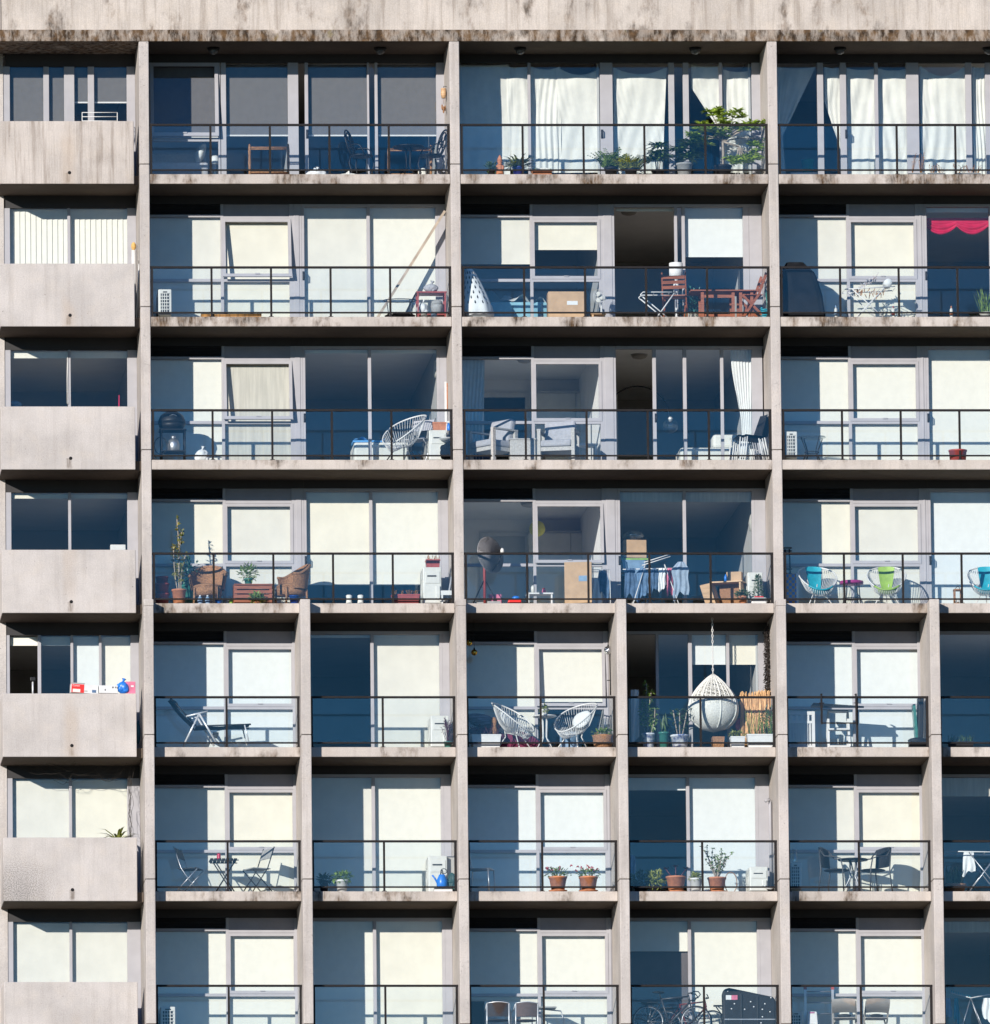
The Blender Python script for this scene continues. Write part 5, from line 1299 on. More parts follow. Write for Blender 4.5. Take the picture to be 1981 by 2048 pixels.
single('hose', 'grey hose leaning from the air conditioner to the right end post, fourth row', 'hose', MB().tube([(0, 0, 0), (.06, .02, .25), (.12, .05, .58)], .018, 7), M_GREYF, spot(3, 892, .3))
single('board', 'short white board lying across the corner below the fourth row air conditioner', 'board', MB().box(-.14, .14, -.02, .02, .18, .27).box(-.13, -.1, -.019, .019, 0, .179).box(.1, .13, -.019, .019, 0, .179), M_WHITE, spot(3, 896, .15))
# second balcony
t = thing('satellite_dish', 'large grey satellite dish on a red mast at the left fin', 'satellite dish', spot(3, 972, .45))
Md = RZ(R(42))@RX(R(82)); c = Vector((.02, 0, 1.0))
prof = [(.37*i/10, .11*(i/10)**2) for i in range(11)]; prof[0] = (.0001, 0)
MB().lathe(prof, c, 32, Md).lathe([(.37, .11), (.376, .105), (.3697, .1)], c, 32, Md).build('reflector', pm('grey_dish', (.27, .26, .26), .5, .1), t)
MB().tube([c+Md@Vector((0, -.33, .09)), c+Md@Vector((0, -.2, .3)), c+Md@Vector((0, -.02, .42))], .012, 6).build('feed_arm', M_BLACK, t)
MB().ball(c+Md@Vector((0, 0, .43)), .04, .04, .06, 12, 8).build('feed_horn', M_WHITEP, t)
MB().tube([(-.02, .05, 0), (-.02, .05, .9), (0.04, .03, .98)], .028, 8).build('mast', M_REDPOT, t)
for p in ((-.28, -.1), (.25, -.1), (0, .35)): MB().tube([(-.02, .05, .55), (p[0], p[1], 0)], .012, 6).build('leg', M_BLACK, t)
MB().box(.02, .28, -.1, .1, .002, .09).box(-.22, -.06, -.1, .1, .002, .07).build('ballast_block', M_STONE, t)
t = thing('paper_lantern', 'yellow paper lantern hanging inside behind the mullion, fourth row', 'lantern', Vector((X(3, 1068, 3.0)+.08, 3.0, zs(3)+1.95)))
MB().ball((0, 0, 0), .16, .16, .16, 20, 14).build('body', M_YELL, t); MB().tube([(0, 0, .155), (0, 0, .645)], .004, 4).build('cord', M_WHITE, t)
t = thing('toy', 'red and blue toy on the floor in front of the satellite dish', 'toy', spot(3, 1029, .3)); MB().box(-.13, .13, -.08, .08, 0, .1).build('body', M_RED, t, .02); MB().ball((.03, 0, .14), .08, .06, .05, 14, 8).build('roof', M_BLUE, t)
carton('dark pink crate behind the satellite dish mast', spot(3, 990, .95), .24, .2, .30, M_PINK)
t = rect_table('small white table carrying a red jar under the awning sash, fourth row', spot(3, 1079, .7), .52, .32, .29, M_WHITE, .03)
t = thing('jar', 'small red jar on the small white table', 'jar', spot(3, 1088, .7, .295)); MB().lathe([(.035, 0), (.042, .04), (.03, .08), (.018, .09)], (0, 0, 0), 14).build('body', M_PINK, t); MB().lathe([(.022, .09), (.022, .105)], (0, 0, 0), 10).build('lid', M_RED, t)
t = thing('tub', 'small white tub at the left of the small white table', 'tub', spot(3, 1066, .72, .295)); MB().lathe([(.03, 0), (.04, .12), (.025, .15), (.02, .16)], (0, 0, 0), 14).build('body', M_WHITEP, t)
carton('tall cardboard carton with a pale blue sticker, fourth row', spot(3, 1157, .45), .54, .38, .86, M_CARD, R(-6), False, M_SKYB)
t = thing('towel_rack', 'drying stand with hanging blue and white towels beside the tall carton', 'drying rack', spot(3, 1200, .65))
for z in (.72, .76): MB().tube([(-.2, 0, z), (.2, 0, z)], .008, 5).build('rail', M_WHITE, t)
for x in (-.2, .2): MB().tube([(x, -.12, 0), (x, 0, .76)], .009, 5).tube([(x, .14, 0), (x, .01, .76)], .009, 5).build('leg', M_WHITE, t)
cloth_sheet('white towel hanging to the floor on the left of the drying stand', Vector(spot(3, 1190, .64, .60)), .2, .58, M_CLOTHW, shape=lambda v: .6+.7*v)
cloth_sheet('dark blue towel hanging on the right of the drying stand', Vector(spot(3, 1207, .66, .75)), .22, .52, M_NAVY, folds=3)
z_ = 0.55
rect_table('plain dark table inside under the clear tub, fourth row', spot(3, 1270, 1.75), .6, .4, .80, M_DARKP)
t = thing('storage_tub', 'clear storage tub with a lime green lid under a cardboard box', 'storage tub', spot(3, 1270, 1.72, .805)); MB().lathe([(.24, 0), (.28, .28)], (0, 0, 0), 4, RZ(PI/4)@Matrix.Diagonal((1.4, 1, 1)), False).build('body', M_SKYB, t); MB().box(-.29, .29, -.22, .22, .281, .32).build('lid', M_LIME, t, .01)
carton('cardboard box on top of the clear storage tub inside', spot(3, 1267, 1.72, 1.14), .48, .36, .36, M_CARD, R(6))
bag('clear plastic wrap heaped on the upper cardboard box inside', spot(3, 1268, 1.72, 1.51), .2, .14, .11, M_GLASSJ, 'plastic_wrap', 'plastic wrap', False)
t = thing('drying_rack', 'laden clothes airer inside the right door panes, fourth row', 'drying rack', spot(3, 1312, .85))
zz = .93
for y in (-.2, .2): MB().tube([(-.25, y, zz-.02), (.32, y, zz+.16)], .010, 6).build('rail', M_WHITE, t)
MB().tube([(-.65, 0, .80), (.6, 0, .83)], .009, 5).build('line', M_WHITE, t)
for x in (-.5, .45): MB().tube([(x, -.25, 0), (x*.4, 0, .9)], .01, 6).tube([(x, .25, 0), (x*.4, .02, .9)], .01, 6).build('leg', M_WHITE, t)
for px, w, h, mt, lab in ((1262, .27, .62, M_NAVY, 'pair of dark jeans at the left end of the clothes airer'), (1285, .28, .60, M_DENIM, 'pale blue shirt second from the left on the clothes airer'), (1309, .2, .48, M_NAVY, 'narrow navy shirt in the middle of the clothes airer'),
                          (1324, .17, .42, M_CLOTHW, 'short white top right of the middle on the clothes airer'), (1340, .12, .55, M_PINK, 'patterned pink scarf on the clothes airer'), (1362, .36, .72, M_CHAMB, 'long pale blue shirt at the right end of the clothes airer')):
    cloth_sheet(lab, Vector(spot(3, px, .82 if px < 1355 else .7, .82 if px < 1355 else .93)), w*.92, h, mt, 'shirt' if 'shirt' in lab or 'top' in lab else 'garment', 'laundry', 3, .018, 0, 'laundry on the clothes airer', (lambda v: .35+.65*min(1, v*4.5)-.12*v+.08*math.sin(9*v)) if 'shirt' in lab else None)
t = thing('wooden_desk', 'small pale wooden desk standing askew before the right pane, fourth row', 'desk', spot(3, 1457, .75), R(-20))
MB().box(-.33, .33, -.2, .2, .50, .525).build('tabletop', M_PINE, t); MB().obox((-.25, 0, .25), (.03, .36, .5), RY(R(-16))).build('side_panel', M_PINE, t); MB().obox((.28, 0, .25), (.03, .36, .49)).build('side_panel', M_PINE, t); MB().box(-.2, .27, .1, .13, .1, .499).build('back_panel', M_WICK, t)
carton('small brown carton on the pale wooden desk', spot(3, 1470, .8, .532), .3, .2, .2, M_CARD, R(-15))
t = thing('bottle', 'blue bottle on the pale wooden desk', 'bottle', spot(3, 1452, .72, .532), 0, 'bottles on the balcony floors'); MB().lathe([(.03, 0), (.03, .1), (.012, .13), (.012, .15)], (0, 0, 0), 12).build('body', M_BLUE, t)
single('board', 'pale board leaning against the left of the wooden desk', 'board', MB().bar((-.1, 0, 0), (-.22, .1, .46), .02, .2, (1, 0, 0)), M_PINE, spot(3, 1433, .5))
potted('small green plant in a terracotta pot at the foot of the desk', spot(3, 1486, .2), .085, .15, M_TERRA, 'bush', .11, .12, M_LEAFD, n=110)
ac('cream air conditioner behind the little conifer, fourth row', spot(3, 1511, .5), .30, .64, .7, False)
potted('little dark conifer in front of the cream air conditioner', spot(3, 1517, .3), .08, .14, M_DARKP, 'conifer', .11, .44, M_LEAFD)
t = thing('storage_tub', 'white tub with a red lid in front of the little conifer', 'storage tub', spot(3, 1518, .16)); MB().box(-.155, .155, -.06, .06, 0, .13).build('body', M_WHITE, t, .03); MB().box(-.09, .09, -.05, .05, .131, .155).build('lid', M_RED, t, .01)
t = thing('air_conditioner', 'white drum shaped air conditioner inside high on the right wall, fourth row', 'air conditioner', Vector((X(3, 1512, 2.4), 2.0, zs(3)+1.72)), 0, 'indoor air conditioners')
MB().lathe([(.001, 0), (.10, .0), (.15, .05), (.17, .2), (.14, .36), (.001, .42)], (0, 0, 0), 20, Matrix.Diagonal((1, 2.2, 1))).build('casing', M_WHITEP, t)
for px, w_, i_ in ((1140, .9, 0),):
    t = thing('wardrobe', 'pale built in wardrobe on the back wall behind the awning sash, fourth row', 'wardrobe', Vector((X(3, 1140, 5.9), 5.6, zs(3)+.01)))
    w2 = t
    MB().box(-.85, -.004, 0, .38, 0, 2.25).build('door', M_SHEET, t, .006); MB().box(.004, .85, 0, .38, 0, 2.25).build('door', M_SHEET, t, .006); MB().box(-.85, .85, .005, .38, 2.256, 2.30).build('top', M_ROOM, t)
t = thing('door', 'closed pale door in the back wall behind the satellite dish', 'door', Vector((X(3, 1010, 5.96), 5.98, zs(3)+.01)))
MB().box(-.5, -.42, -.04, 0, 0, 2.32).box(.42, .5, -.04, 0, 0, 2.32).box(-.419, .419, -.04, 0, 2.24, 2.32).build('frame', M_WHITE, t); MB().box(-.418, .418, -.02, 0, 0, 2.239).build('leaf', M_ROOM, t)
copy_tree(w2, Vector((X(2, 1150, 5.9), 5.6, zs(2)+.01)), 0, 'pale built in wardrobe on the back wall of the bedroom with armchairs outside')
# third balcony
t = thing('folding_screen', 'patterned blue and orange board standing by the third fin', 'board', spot(3, 1584, .5))
mp, nt, b_ = nodes('patterned_weave'); ck = N(nt, 'ShaderNodeTexChecker'); ck.inputs['Scale'].default_value = 17
ck.inputs[1].default_value = (.04, .13, .40, 1); ck.inputs[2].default_value = (.48, .22, .04, 1)
nt.links.new(N(nt, 'ShaderNodeTexCoord').outputs['Object'], ck.inputs['Vector']); nt.links.new(ck.outputs[0], b_.inputs['Base Color'])
MB().box(-.11, .09, -.02, .3, 0, .66).build('panel', mp, t); MB().box(.091, .13, -.025, .3, 0, .665).build('edge', M_WHITE, t)
t = thing('plant_stand', 'thin black wire stand at the left end of the fourth row right balcony', 'plant stand', spot(3, 1576, .8))
for z in (1.22, 1.16, .80, .7): MB().tube(ring((0, 0, z), .09, .09, 16), .008, 5, True).build('hoop', M_BLACK, t)
for a_ in range(4): MB().tube([(.06*math.cos(a_*1.57+.5), .06*math.sin(a_*1.57+.5), 1.2), (.1*math.cos(a_*1.57+.5), .1*math.sin(a_*1.57+.5), 0)], .008, 5).build('leg', M_BLACK, t)
acapulco('white hoop chair with a turquoise sling left of the magenta stool', spot(3, 1636, .55), R(8), sling=M_TURQ, s=.93, group='hoop chairs with coloured slings')
round_table('magenta round stool table between turquoise and lime chairs', spot(3, 1704, .45), .235, .50, M_MAG, M_BLACK, 'hairpin', thick=.06)
acapulco('white hoop chair with a lime green sling', spot(3, 1774, .55), R(-6), sling=M_LIME, s=.93, group='hoop chairs with coloured slings')
acapulco('white hoop chair with a turquoise sling at the right border', spot(3, 1974, .55), R(-6), sling=M_TURQ, s=.93, group='hoop chairs with coloured slings')
t = thing('lantern', 'brown wooden lantern behind the middle railing post, fourth row right', 'lantern', spot(3, 1916, .25))
for x in (-.065, .065):
    for y in (-.065, .065): MB().box(x-.014, x+.014, y-.014, y+.014, .03, .28).build('post', M_WICK, t)
MB().box(-.085, .085, -.085, .085, 0, .03).box(-.085, .085, -.085, .085, .28, .31).build('frame', M_WICK, t); MB().lathe([(.03, .03), (.03, .13)], (0, 0, 0), 12).build('candle', M_CLOTHW, t); MB().tube(arc((-.05, 0, .31), (.05, 0, .31), (0, 0, .06), 8), .006, 5).build('handle', M_BLACK, t)

# ================================================================== fifth row (storey 4)
zl = zr(4)+.054                                   # top of the solid parapet
def on_ledge(px, Y=.075): return (at(px, 1387, Y).x, Y, zl+.001)
t = thing('product_box', 'red and white printer carton tilted on the solid parapet, fifth row', 'box', on_ledge(168), R(4)); t.rotation_euler = (0, R(3), R(4))
MB().box(-.27, .27, -.07, .13, .002, .175).build('body', M_WHITE, t, .004)
MB().box(-.262, -.01, -.0735, -.0705, .006, .170).build('red_panel', M_RED, t)
MB().box(-.235, -.085, -.0765, -.074, .012, .075).build('cream_panel', M_SHEET, t)
MB().box(.15, .23, -.0735, -.0705, .02, .075).build('picture', M_NAVY, t); MB().box(-.005, .06, -.0735, -.0705, .03, .055).build('picture', M_BEIGE, t)
MB().box(-.27, .0, -.065, .12, .1765, .20).build('loose_lid', M_STONE, t)
fc = bpy.data.curves.new('lettering', 'FONT'); fc.body = 'Canon'; fc.size = .055; fc.extrude = .001
fo = bpy.data.objects.new('lettering', fc); COL.objects.link(fo); fo.parent = t; fo.location = (-.245, -.077, .125); fo.rotation_euler = (PI/2, 0, 0)
lm = bpy.data.meshes.new_from_object(fo.evaluated_get(bpy.context.evaluated_depsgraph_get())); lm.materials.append(M_WHITE)
lo = bpy.data.objects.new('lettering', lm); COL.objects.link(lo); lo.parent = t; lo.location = fo.location; lo.rotation_euler = fo.rotation_euler
bpy.data.objects.remove(fo); lo.name = 'lettering'
t = thing('product_box', 'plain white carton with small prints beside the red printer carton', 'box', on_ledge(217), R(2)); MB().box(-.19, .18, -.07, .12, .002, .155).build('body', M_WHITE, t, .004)
for x, z, w_ in ((-.08, .05, .02), (.07, .1, .025), (.13, .1, .02), (.165, .09, .012)): MB().box(x, x+w_, -.0735, -.0705, z, z+.03).build('print', M_DARKP, t)
bag('bright blue plastic bag slumped on the solid parapet, fifth row', on_ledge(246), .12, .08, .13, M_BLUE)
carton('pink and white picture box behind the blue plastic bag', on_ledge(261, .11), .19, .1, .24, M_PINK, R(3), False, M_CLOTHW)
t = thing('tripod', 'black camera tripod in the open window gap, fifth row', 'tripod', spot(4, 66, .8))
for a_ in (.5, 2.6, 4.7): MB().tube([(0, 0, 1.2), (.26*math.cos(a_), .26*math.sin(a_), 0)], .014, 6).build('leg', M_CHROME, t)
MB().tube([(0, 0, 1.1), (0, 0, 1.42)], .018, 8).build('column', M_CHROME, t); MB().box(-.05, .05, -.06, .06, 1.42, 1.5).build('head', M_BLACK, t, .01)
t = thing('towel', 'dark teal cloth in the gap between parapet and fin, fifth row', 'cloth', Vector((X(4, 276, .4), .4, zs(4)+.35))); MB().ball((0, 0, 0), .05, .12, .24, 14, 10).build('cloth', pm('teal_cloth', (.01, .08, .14), .9), t)
# A1: recliner
t = thing('recliner', 'black reclining lounger with silver legs on the leftmost narrow balcony, fifth row', 'lounger', spot(4, 418, .55))
px_ = lambda z: (z-418)/102
def hz(y): return (1506-y)/102
def side(pts, y): return [((280+.3376*a-418)/102, y, (1220+.3376*b) and (1506-(1220+.3376*b))/102) for a, b in pts]
for y in (-.26, .26):
    MB().tube(side([(190, 560), (330, 720)], y), .015, 6).tube(side([(330, 722), (635, 712)], y), .015, 6).build('frame', M_BLACK, t)
    MB().tube(side([(350, 655), (272, 812)], y), .019, 7).build('leg', M_CHROME, t); MB().tube(side([(352, 655), (442, 812)], y), .019, 7).build('leg', M_CHROME, t)
    MB().tube(side([(600, 715), (622, 808)], y), .014, 6).build('leg', M_CHROME, t); MB().tube(side([(278, 668), (398, 640)], y), .018, 6).build('armrest', M_CHROME, t)
a, b = side([(192, 566), (326, 716)], 0); MB().grid(lambda u, v: Vector(a).lerp(Vector(b), v)+Vector((-.025*math.sin(PI*v), (u-.5)*.5, -.02*math.sin(PI*v))), 8, 14).build('back_sling', M_TARP, t)
a2, b2 = side([(334, 718), (632, 706)], 0); MB().grid(lambda u, v: Vector(a2).lerp(Vector(b2), v)+Vector((0, (u-.5)*.5, -.035*math.sin(PI*v))), 8, 14).build('seat_sling', M_TARP, t)
c = side([(222, 588)], 0)[0]; MB().ball(c, .04, .2, .09, 14, 8, RY(R(-40))).build('pillow', M_BLACK, t)
MB().box(.06, .16, -.27, .27, .10+.16, .12+.18).build('hinge', M_BLACK, t)
# A2
ac('cream air conditioner with a straggly potted plant in front, fifth row', spot(4, 880, .35), .36, .62, .75, False)
potted('straggly bare plant in a green pot before the fifth row air conditioner', spot(4, 896, .2), .085, .12, M_GRNPOT, 'twigs', .12, .48, M_LEAFR, n=16)
# B1
trough('white planter box with purple plants at the left fin, fifth row', spot(4, 972, .25), .58, .22, .27, M_WHITE, 'twigs', .08, .22, M_LEAFR)
t = thing('hammock_chair', 'striped cushion pile slung behind the left white planter', 'cushion', spot(4, 963, .85))
MB().ball((.05, 0, .62), .36, .2, .14, 20, 12, RY(R(16)), lambda a, z: 1+.04*math.sin(5*a)).build('upper_cushion', pm('striped_fabric', (.16, .16, .2), .9, .4, 5, stretch=(1, 1, 9)), t); MB().ball((.12, 0, .36), .38, .2, .13, 20, 12, RY(R(12))).build('lower_cushion', pm('plum_fabric', (.10, .03, .07), .9, .3), t)
t = thing('log_lantern', 'brown wooden figure standing between the planter and the left cord chair', 'ornament', spot(4, 988, .6)); MB().lathe([(.05, .3), (.07, .42), (.05, .5), (.065, .58), (.05, .66), (.001, .68)], (0, 0, 0), 14).lathe([(.07, 0), (.05, .05), (.045, .3)], (0, 0, 0), 12).build('body', M_WICK, t)
acapulco('white cord chair leaning left beside the round white table', spot(4, 1028, .5), R(58), cushion=M_CLOTHW, s=1.08)
acapulco('white cord chair holding a pale cushion right of the round white table', spot(4, 1151, .5), R(-46), cushion=M_CLOTHW, s=1.08)
round_table('round white metal table between two white cord chairs', spot(4, 1090, .45), .235, .68, M_WHITE, M_WHITE, 'flare')
potted('yellow green plant in a white pot on the round white table', spot(4, 1089, .45, .683), .075, .13, M_WHITE, 'bush', .08, .07, M_LEAFY, n=70)
single('mat', 'dark magenta mat hung behind the left white cord chair', 'mat', MB().grid(lambda u, v: (-.42+.84*u, .02*math.sin(9*u), .02+.42*v*(.55+.45*math.sin(PI*u))), 24, 8), pm('magenta_cloth', (.14, .015, .05), .9), spot(4, 1036, .95))
for i, (px, lab) in enumerate(((1128, 'left of two pale blue crates behind the cushioned cord chair'), (1148, 'right of two pale blue crates behind the cushioned cord chair'))): carton(lab, spot(4, px, .95), .16, .2, .42, M_SKYB)
t = thing('basket', 'wicker basket overflowing with green leaves at the end post, fifth row', 'basket', spot(4, 1206, .25))
MB().lathe([(.15, 0), (.19, .1), (.205, .23), (.215, .26), (.195, .26), (.15, .02)], (0, 0, 0), 26).build('body', M_WICK, t); MB().foliage((0, 0, .29), (.2, .14, .11), 150, .07, .05, .1).build('leaves', M_LEAF, t); MB().tube(arc((-.2, 0, .24), (.2, 0, .24), (0, .05, .12), 10), .012, 6).build('handle', M_WICK, t)
t = thing('vase', 'round amber glass vase on a stand behind the wicker basket', 'vase', spot(4, 1212, .8)); MB().lathe([(.09, 0), (.1, .38), (.12, .40), (.001, .41)], (0, 0, 0), 18).build('stand', M_STONE, t); MB().lathe([(.03, .412), (.10, .46), (.115, .54), (.08, .62), (.06, .65), (.07, .67)], (0, 0, 0), 22).build('body', M_GLASSJ, t)
def hang(name, lab, cat, px, py, Y, r, mat, grp=None):
    p = at(px, py, Y); ztop = zs(3)-SLAB-.0075
    t = thing(name, lab, cat, p, 0, grp); MB().ball((0, 0, 0), r, r, r, 24, 16).build('ball', mat, t); MB().lathe([(.016, r-.004), (.016, r+.03)], (0, 0, 0), 10).build('cap', M_BLACK, t); MB().tube([(0, 0, r+.025), (0, 0, ztop-p.z)], .0035, 4).build('cord', M_BLACK, t)
    return t
t = hang('disco_ball', 'mirrored disco ball hanging at the window corner above the basket', 'disco ball', 1217, 1301, .9, .085, M_MIRR)
MB().tube([(.03, 0, -.07), (.035, 0, -.62), (.035, 0, -.9)], .012, 6).tube([(-.03, 0, -.60), (.09, 0, -.60)], .01, 6).build('hanger', M_BLACK, t)
hang('glass_bauble', 'lower gold bauble hanging at the upper left, fifth row third balcony', 'bauble', 949, 1305, .8, .062, M_GOLD, 'gold baubles hanging under the soffit')
hang('glass_bauble', 'higher gold bauble hanging next to the left fin, fifth row third balcony', 'bauble', 939, 1286, .5, .058, M_GOLD, 'gold baubles hanging under the soffit')
# B2: egg chair and plants
ex = at(1428, 1464, .6); zt = zs(3)-SLAB-.0075
t = thing('egg_chair', 'white woven egg chair hanging on a chain from the soffit', 'hanging chair', ex)
H = 1.16
def er(z):                                        # radius of the egg at height fraction z
    return .50*(max(0, 1-(1-z/.38)**2)**.5 if z < .38 else math.cos(PI/2*((z-.38)/.62))**.85) if z > 0 else .0
sh_ = MB()
for i in range(28):
    a_ = 2*PI*i/28; sh_.tube([(er(j/20)*math.cos(a_), er(j/20)*math.sin(a_), H*j/20) for j in range(9, 21)], .011, 5)
for d_ in (-1, 1):
    for i in range(40):
        pts = []
        for j in range(15):
            z = .44+.555*j/14; a_ = 2*PI*i/40+d_*j*.22+.1*math.sin(j*2+i); pts.append((er(z)*math.cos(a_), er(z)*math.sin(a_), H*z))
        sh_.tube(pts, .0055, 4)
sh_.build('net', M_SHEET, t)
MB().lathe([(max(er(j/24), .0001)*1.005, H*j/24) for j in range(0, 13)], (0, 0, 0), 40, None, True, lambda a, z: 1+.012*math.sin(46*a+60*z)).build('bowl', pm('woven_cord', (.66, .65, .59), .9, .12, 30, bump=1., bscale=55), t)
for i in range(8):
    a_ = 2*PI*i/8+.2; MB().tube([(er(j/16)*1.015*math.cos(a_), er(j/16)*1.015*math.sin(a_), H*j/16) for j in range(0, 17)], .014, 6).build('rib', M_SHEET, t)
ch = MB(); L = zt-ex.z-H; nl = int(L/.055)
for i in range(nl):
    z = H+L*(i+.5)/nl; M = RX(PI/2) if i % 2 else RZ(PI/2)@RX(PI/2)
    ch.tube(ring((0, 0, z), .016, .036, 10, M), .007, 5, True)
ch.build('chain', M_WHITE, t)
bag('red cushion in the hanging egg chair at its right side', spot(4, 1484, .95, .42), .12, .09, .16, M_PINK, 'cushion', 'cushion', False)
t = thing('reed_screen', 'bundle of orange brown reeds rolled up at the right fin', 'reed screen', spot(4, 1515, .75))
m = MB()
for i in range(230):
    x = random.uniform(-.32, .28); y = random.uniform(-.09, .09); h_ = 1.15+random.uniform(-.07, .08)+.03*math.sin(x*9)
    m.tube([(x, y, .0), (x+random.uniform(-.015,.015), y, h_*.5), (x+random.uniform(-.03,.03), y+random.uniform(-.03,.03), h_)], .008, 4)
m.build('reeds', M_REED, t)
trough('wide white planter box in front of the reed bundle', spot(4, 1520, .22), .52, .24, .27, M_WHITE, 'twigs', .1, .5, M_LEAF)
trough('low white planter box with bright herbs left of the wide one', spot(4, 1475, .25), .28, .22, .23, M_WHITE, 'bush', .09, .13, M_LEAFY)
t = thing('basket', 'brown square basket on the floor below the hanging egg chair', 'basket', spot(4, 1436, .5)); MB().lathe([(.14, 0), (.17, .24), (.17, .26), (.15, .26), (.13, .02)], (0, 0, 0), 4, RZ(PI/4), False).build('body', M_WICK, t)
potted('tall sparse plant in a blue and white china pot by the left fin, fifth row', spot(4, 1297, .45), .135, .31, M_CERAM, 'tall', .2, .98, M_LEAF)
potted('snake plant in a ribbed green pot next to the china pots', spot(4, 1328, .45), .10, .32, M_GRNPOT, 'snake', .1, .38, M_LEAFD)
potted('rubber plant in a wide blue and white china bowl', spot(4, 1360, .35), .18, .26, M_CERAM, 'rubber', .2, .55, M_LEAFD)
t = thing('clothes', 'white clothes hanging beside the left fin in the open doorway, fifth row', 'laundry', Vector((X(4, 1263, .9)+.02, .9, zs(4)+1.27))); MB().grid(lambda u, v: (.16*u-.02, .02*math.sin(9*u+4*v), -1.1*v*(1-.15*u)), 10, 20).build('cloth', M_CLOTHW, t)
t = thing('climbing_plant', 'dark dried climber hanging down the third fin beside the reeds', 'plant', Vector((FX['C']-FW-.05, .9, zs(4)+.9))); m = MB()
for i in range(700): m.leaf((random.uniform(-.035, .035), random.uniform(-.15, .15), random.uniform(.25, 1.65)), (random.gauss(0,1), random.gauss(0,1), -.6), .07, .03)
for i in range(5): m.tube([(random.uniform(-.04,.04), -.1+.05*i, 1.7), (0, -.1+.05*i, .9), (.02, -.1+.05*i, -.1)], .008, 4)
m.build('stems', pm('dead_climber', (.03, .022, .018), .9, .4), t)
potted('green shrub peeping over the planter at the right end post, fifth row', spot(4, 1540, .5), .1, .3, M_DARKP, 'bush', .13, .55, M_LEAFD, n=130)
# C1
t = thing('slatted_crib', 'white slatted crib end at the third fin, fifth row', 'crib', spot(4, 1602, .4))
for x in (-.26, .25): MB().box(x-.03, x+.03, -.03, .03, 0, .76).build('post', M_WHITE, t)
MB().box(-.229, .219, -.02, .02, .69, .76).box(-.229, .219, -.02, .02, .52, .57).box(-.229, .219, -.02, .02, .03, .08).build('rail', M_WHITE, t)
m = MB()
for i in range(8): x = -.2+.055*i; m.box(x-.014, x+.014, -.012, .012, .081, .519)
for i in range(4): x = -.19+.11*i; m.box(x-.02, x+.03, -.012, .012, .571, .689)
m.build('slats', M_WHITE, t); MB().box(-.25, .24, .031, .55, .05, .5).build('body', M_WHITE, t)
t = thing('hanging_table', 'dark balcony table hooked over the handrail beside the white crib', 'table', (X(4, 1666, .2), .0, zs(4)))
xa, xb, xm_ = X(4, 1644, .05)-t.location.x, X(4, 1713, .05)-t.location.x, .04
for x in (xa, xb): MB().box(x-.016, x+.016, -.012, .016, .46, 1.05).box(x-.016, x+.016, -.012, .11, 1.051, 1.065).box(x-.05, x+.05, -.014, -.0125, .87, .885).build('hook', M_RAIL, t)
MB().box(xa, xb, -.01, .012, .47, .49).build('rail', M_RAIL, t)
MB().add([(-.44, .15, .80), (.62, .15, .80), (.66, .6, .86), (-.33, .6, .93), (-.44, .15, .835), (.62, .15, .84), (.66, .6, .90), (-.33, .6, .97)], [(3, 2, 1, 0), (4, 5, 6, 7), (0, 1, 5, 4), (1, 2, 6, 5), (2, 3, 7, 6), (3, 0, 4, 7)]).build('tabletop', M_DARKP, t, .01)
t = thing('step_stool', 'white folding step stool under the dark hanging table', 'stool', spot(4, 1677, .65))
for x in (-.21, .21): MB().bar((x, -.14, 0), (x*.92, .02, .78), .03, .045).build('leg', M_WHITE, t); MB().bar((x, .22, 0), (x*.92, .05, .74), .03, .045).build('leg', M_WHITE, t)
MB().box(-.2, .2, -.1, .14, .78, .815).build('seat', M_WHITE, t, .01); MB().box(-.21, .21, -.15, .05, .41, .44).box(-.21, .21, -.2, -.05, .06, .09).build('step', M_WHITE, t)
t = thing('folding_chair', 'dark folded chair propped at the end post beside a low black box', 'chair', spot(4, 1842, .35)); MB().obox((0, .1, .50), (.10, .3, .98), RY(R(2))).build('frame', M_DARKP, t, .02); MB().obox((-.09, .1, .48), (.05, .22, .75), RY(R(-4))).build('seat', M_GRNPOT, t)
t = thing('storage_box', 'low black box with a lid at the right end, fifth row fifth balcony', 'box', spot(4, 1838, .25)); MB().box(-.2, .18, -.09, .09, 0, .15).build('body', M_BLACK, t, .01); MB().ball((-.02, 0, .152), .2, .1, .07, 18, 8).build('lid', M_DARKP, t)
trough('dark trough of grass at the right border, fifth row', spot(4, 1922, .3), .5, .18, .14, M_DARKP, 'grass', .08, .2, M_LEAFD)

# ================================================================== sixth row (storey 5)
zl5 = zr(5)+.054
potted('agave in a hidden pot showing its tips over the solid parapet', spot(5, 236, .5), .14, 1.02, M_STONE, 'rosette', .2, .50, M_LEAFY, n=26)
t = thing('climbing_plant', 'withered vine strung below the soffit over the parapet window, sixth row', 'plant', Vector((X(5, 140, .9), .9, zs(4)-SLAB-.03)))
m = MB()
for i in range(16):
    x0_ = random.uniform(-1.15, .5); L = random.uniform(.5, 1.3); sg = random.uniform(.05, .38); y_ = random.uniform(-.5, .3)
    pts = [(x0_+L*j/12, y_+.02*math.sin(j*3+i), -sg*math.sin(PI*j/12)-.02*math.sin(j*5+i)-.02) for j in range(13)]
    m.tube(pts, .003, 4)
    for p in pts[1:-1]: m.leaf(p, (random.gauss(0,1), random.gauss(0,1), -.5), .025, .01)
for i in range(7):
    x_ = 1.18+random.uniform(-.03, .06); m.tube([(x_+.03*math.sin(j*1.7+i), random.uniform(-.3, .2), -.03-.16*j) for j in range(13)], .0035, 4)
m.build('stems', pm('dead_vine', (.035, .028, .022), .9, .4), t)
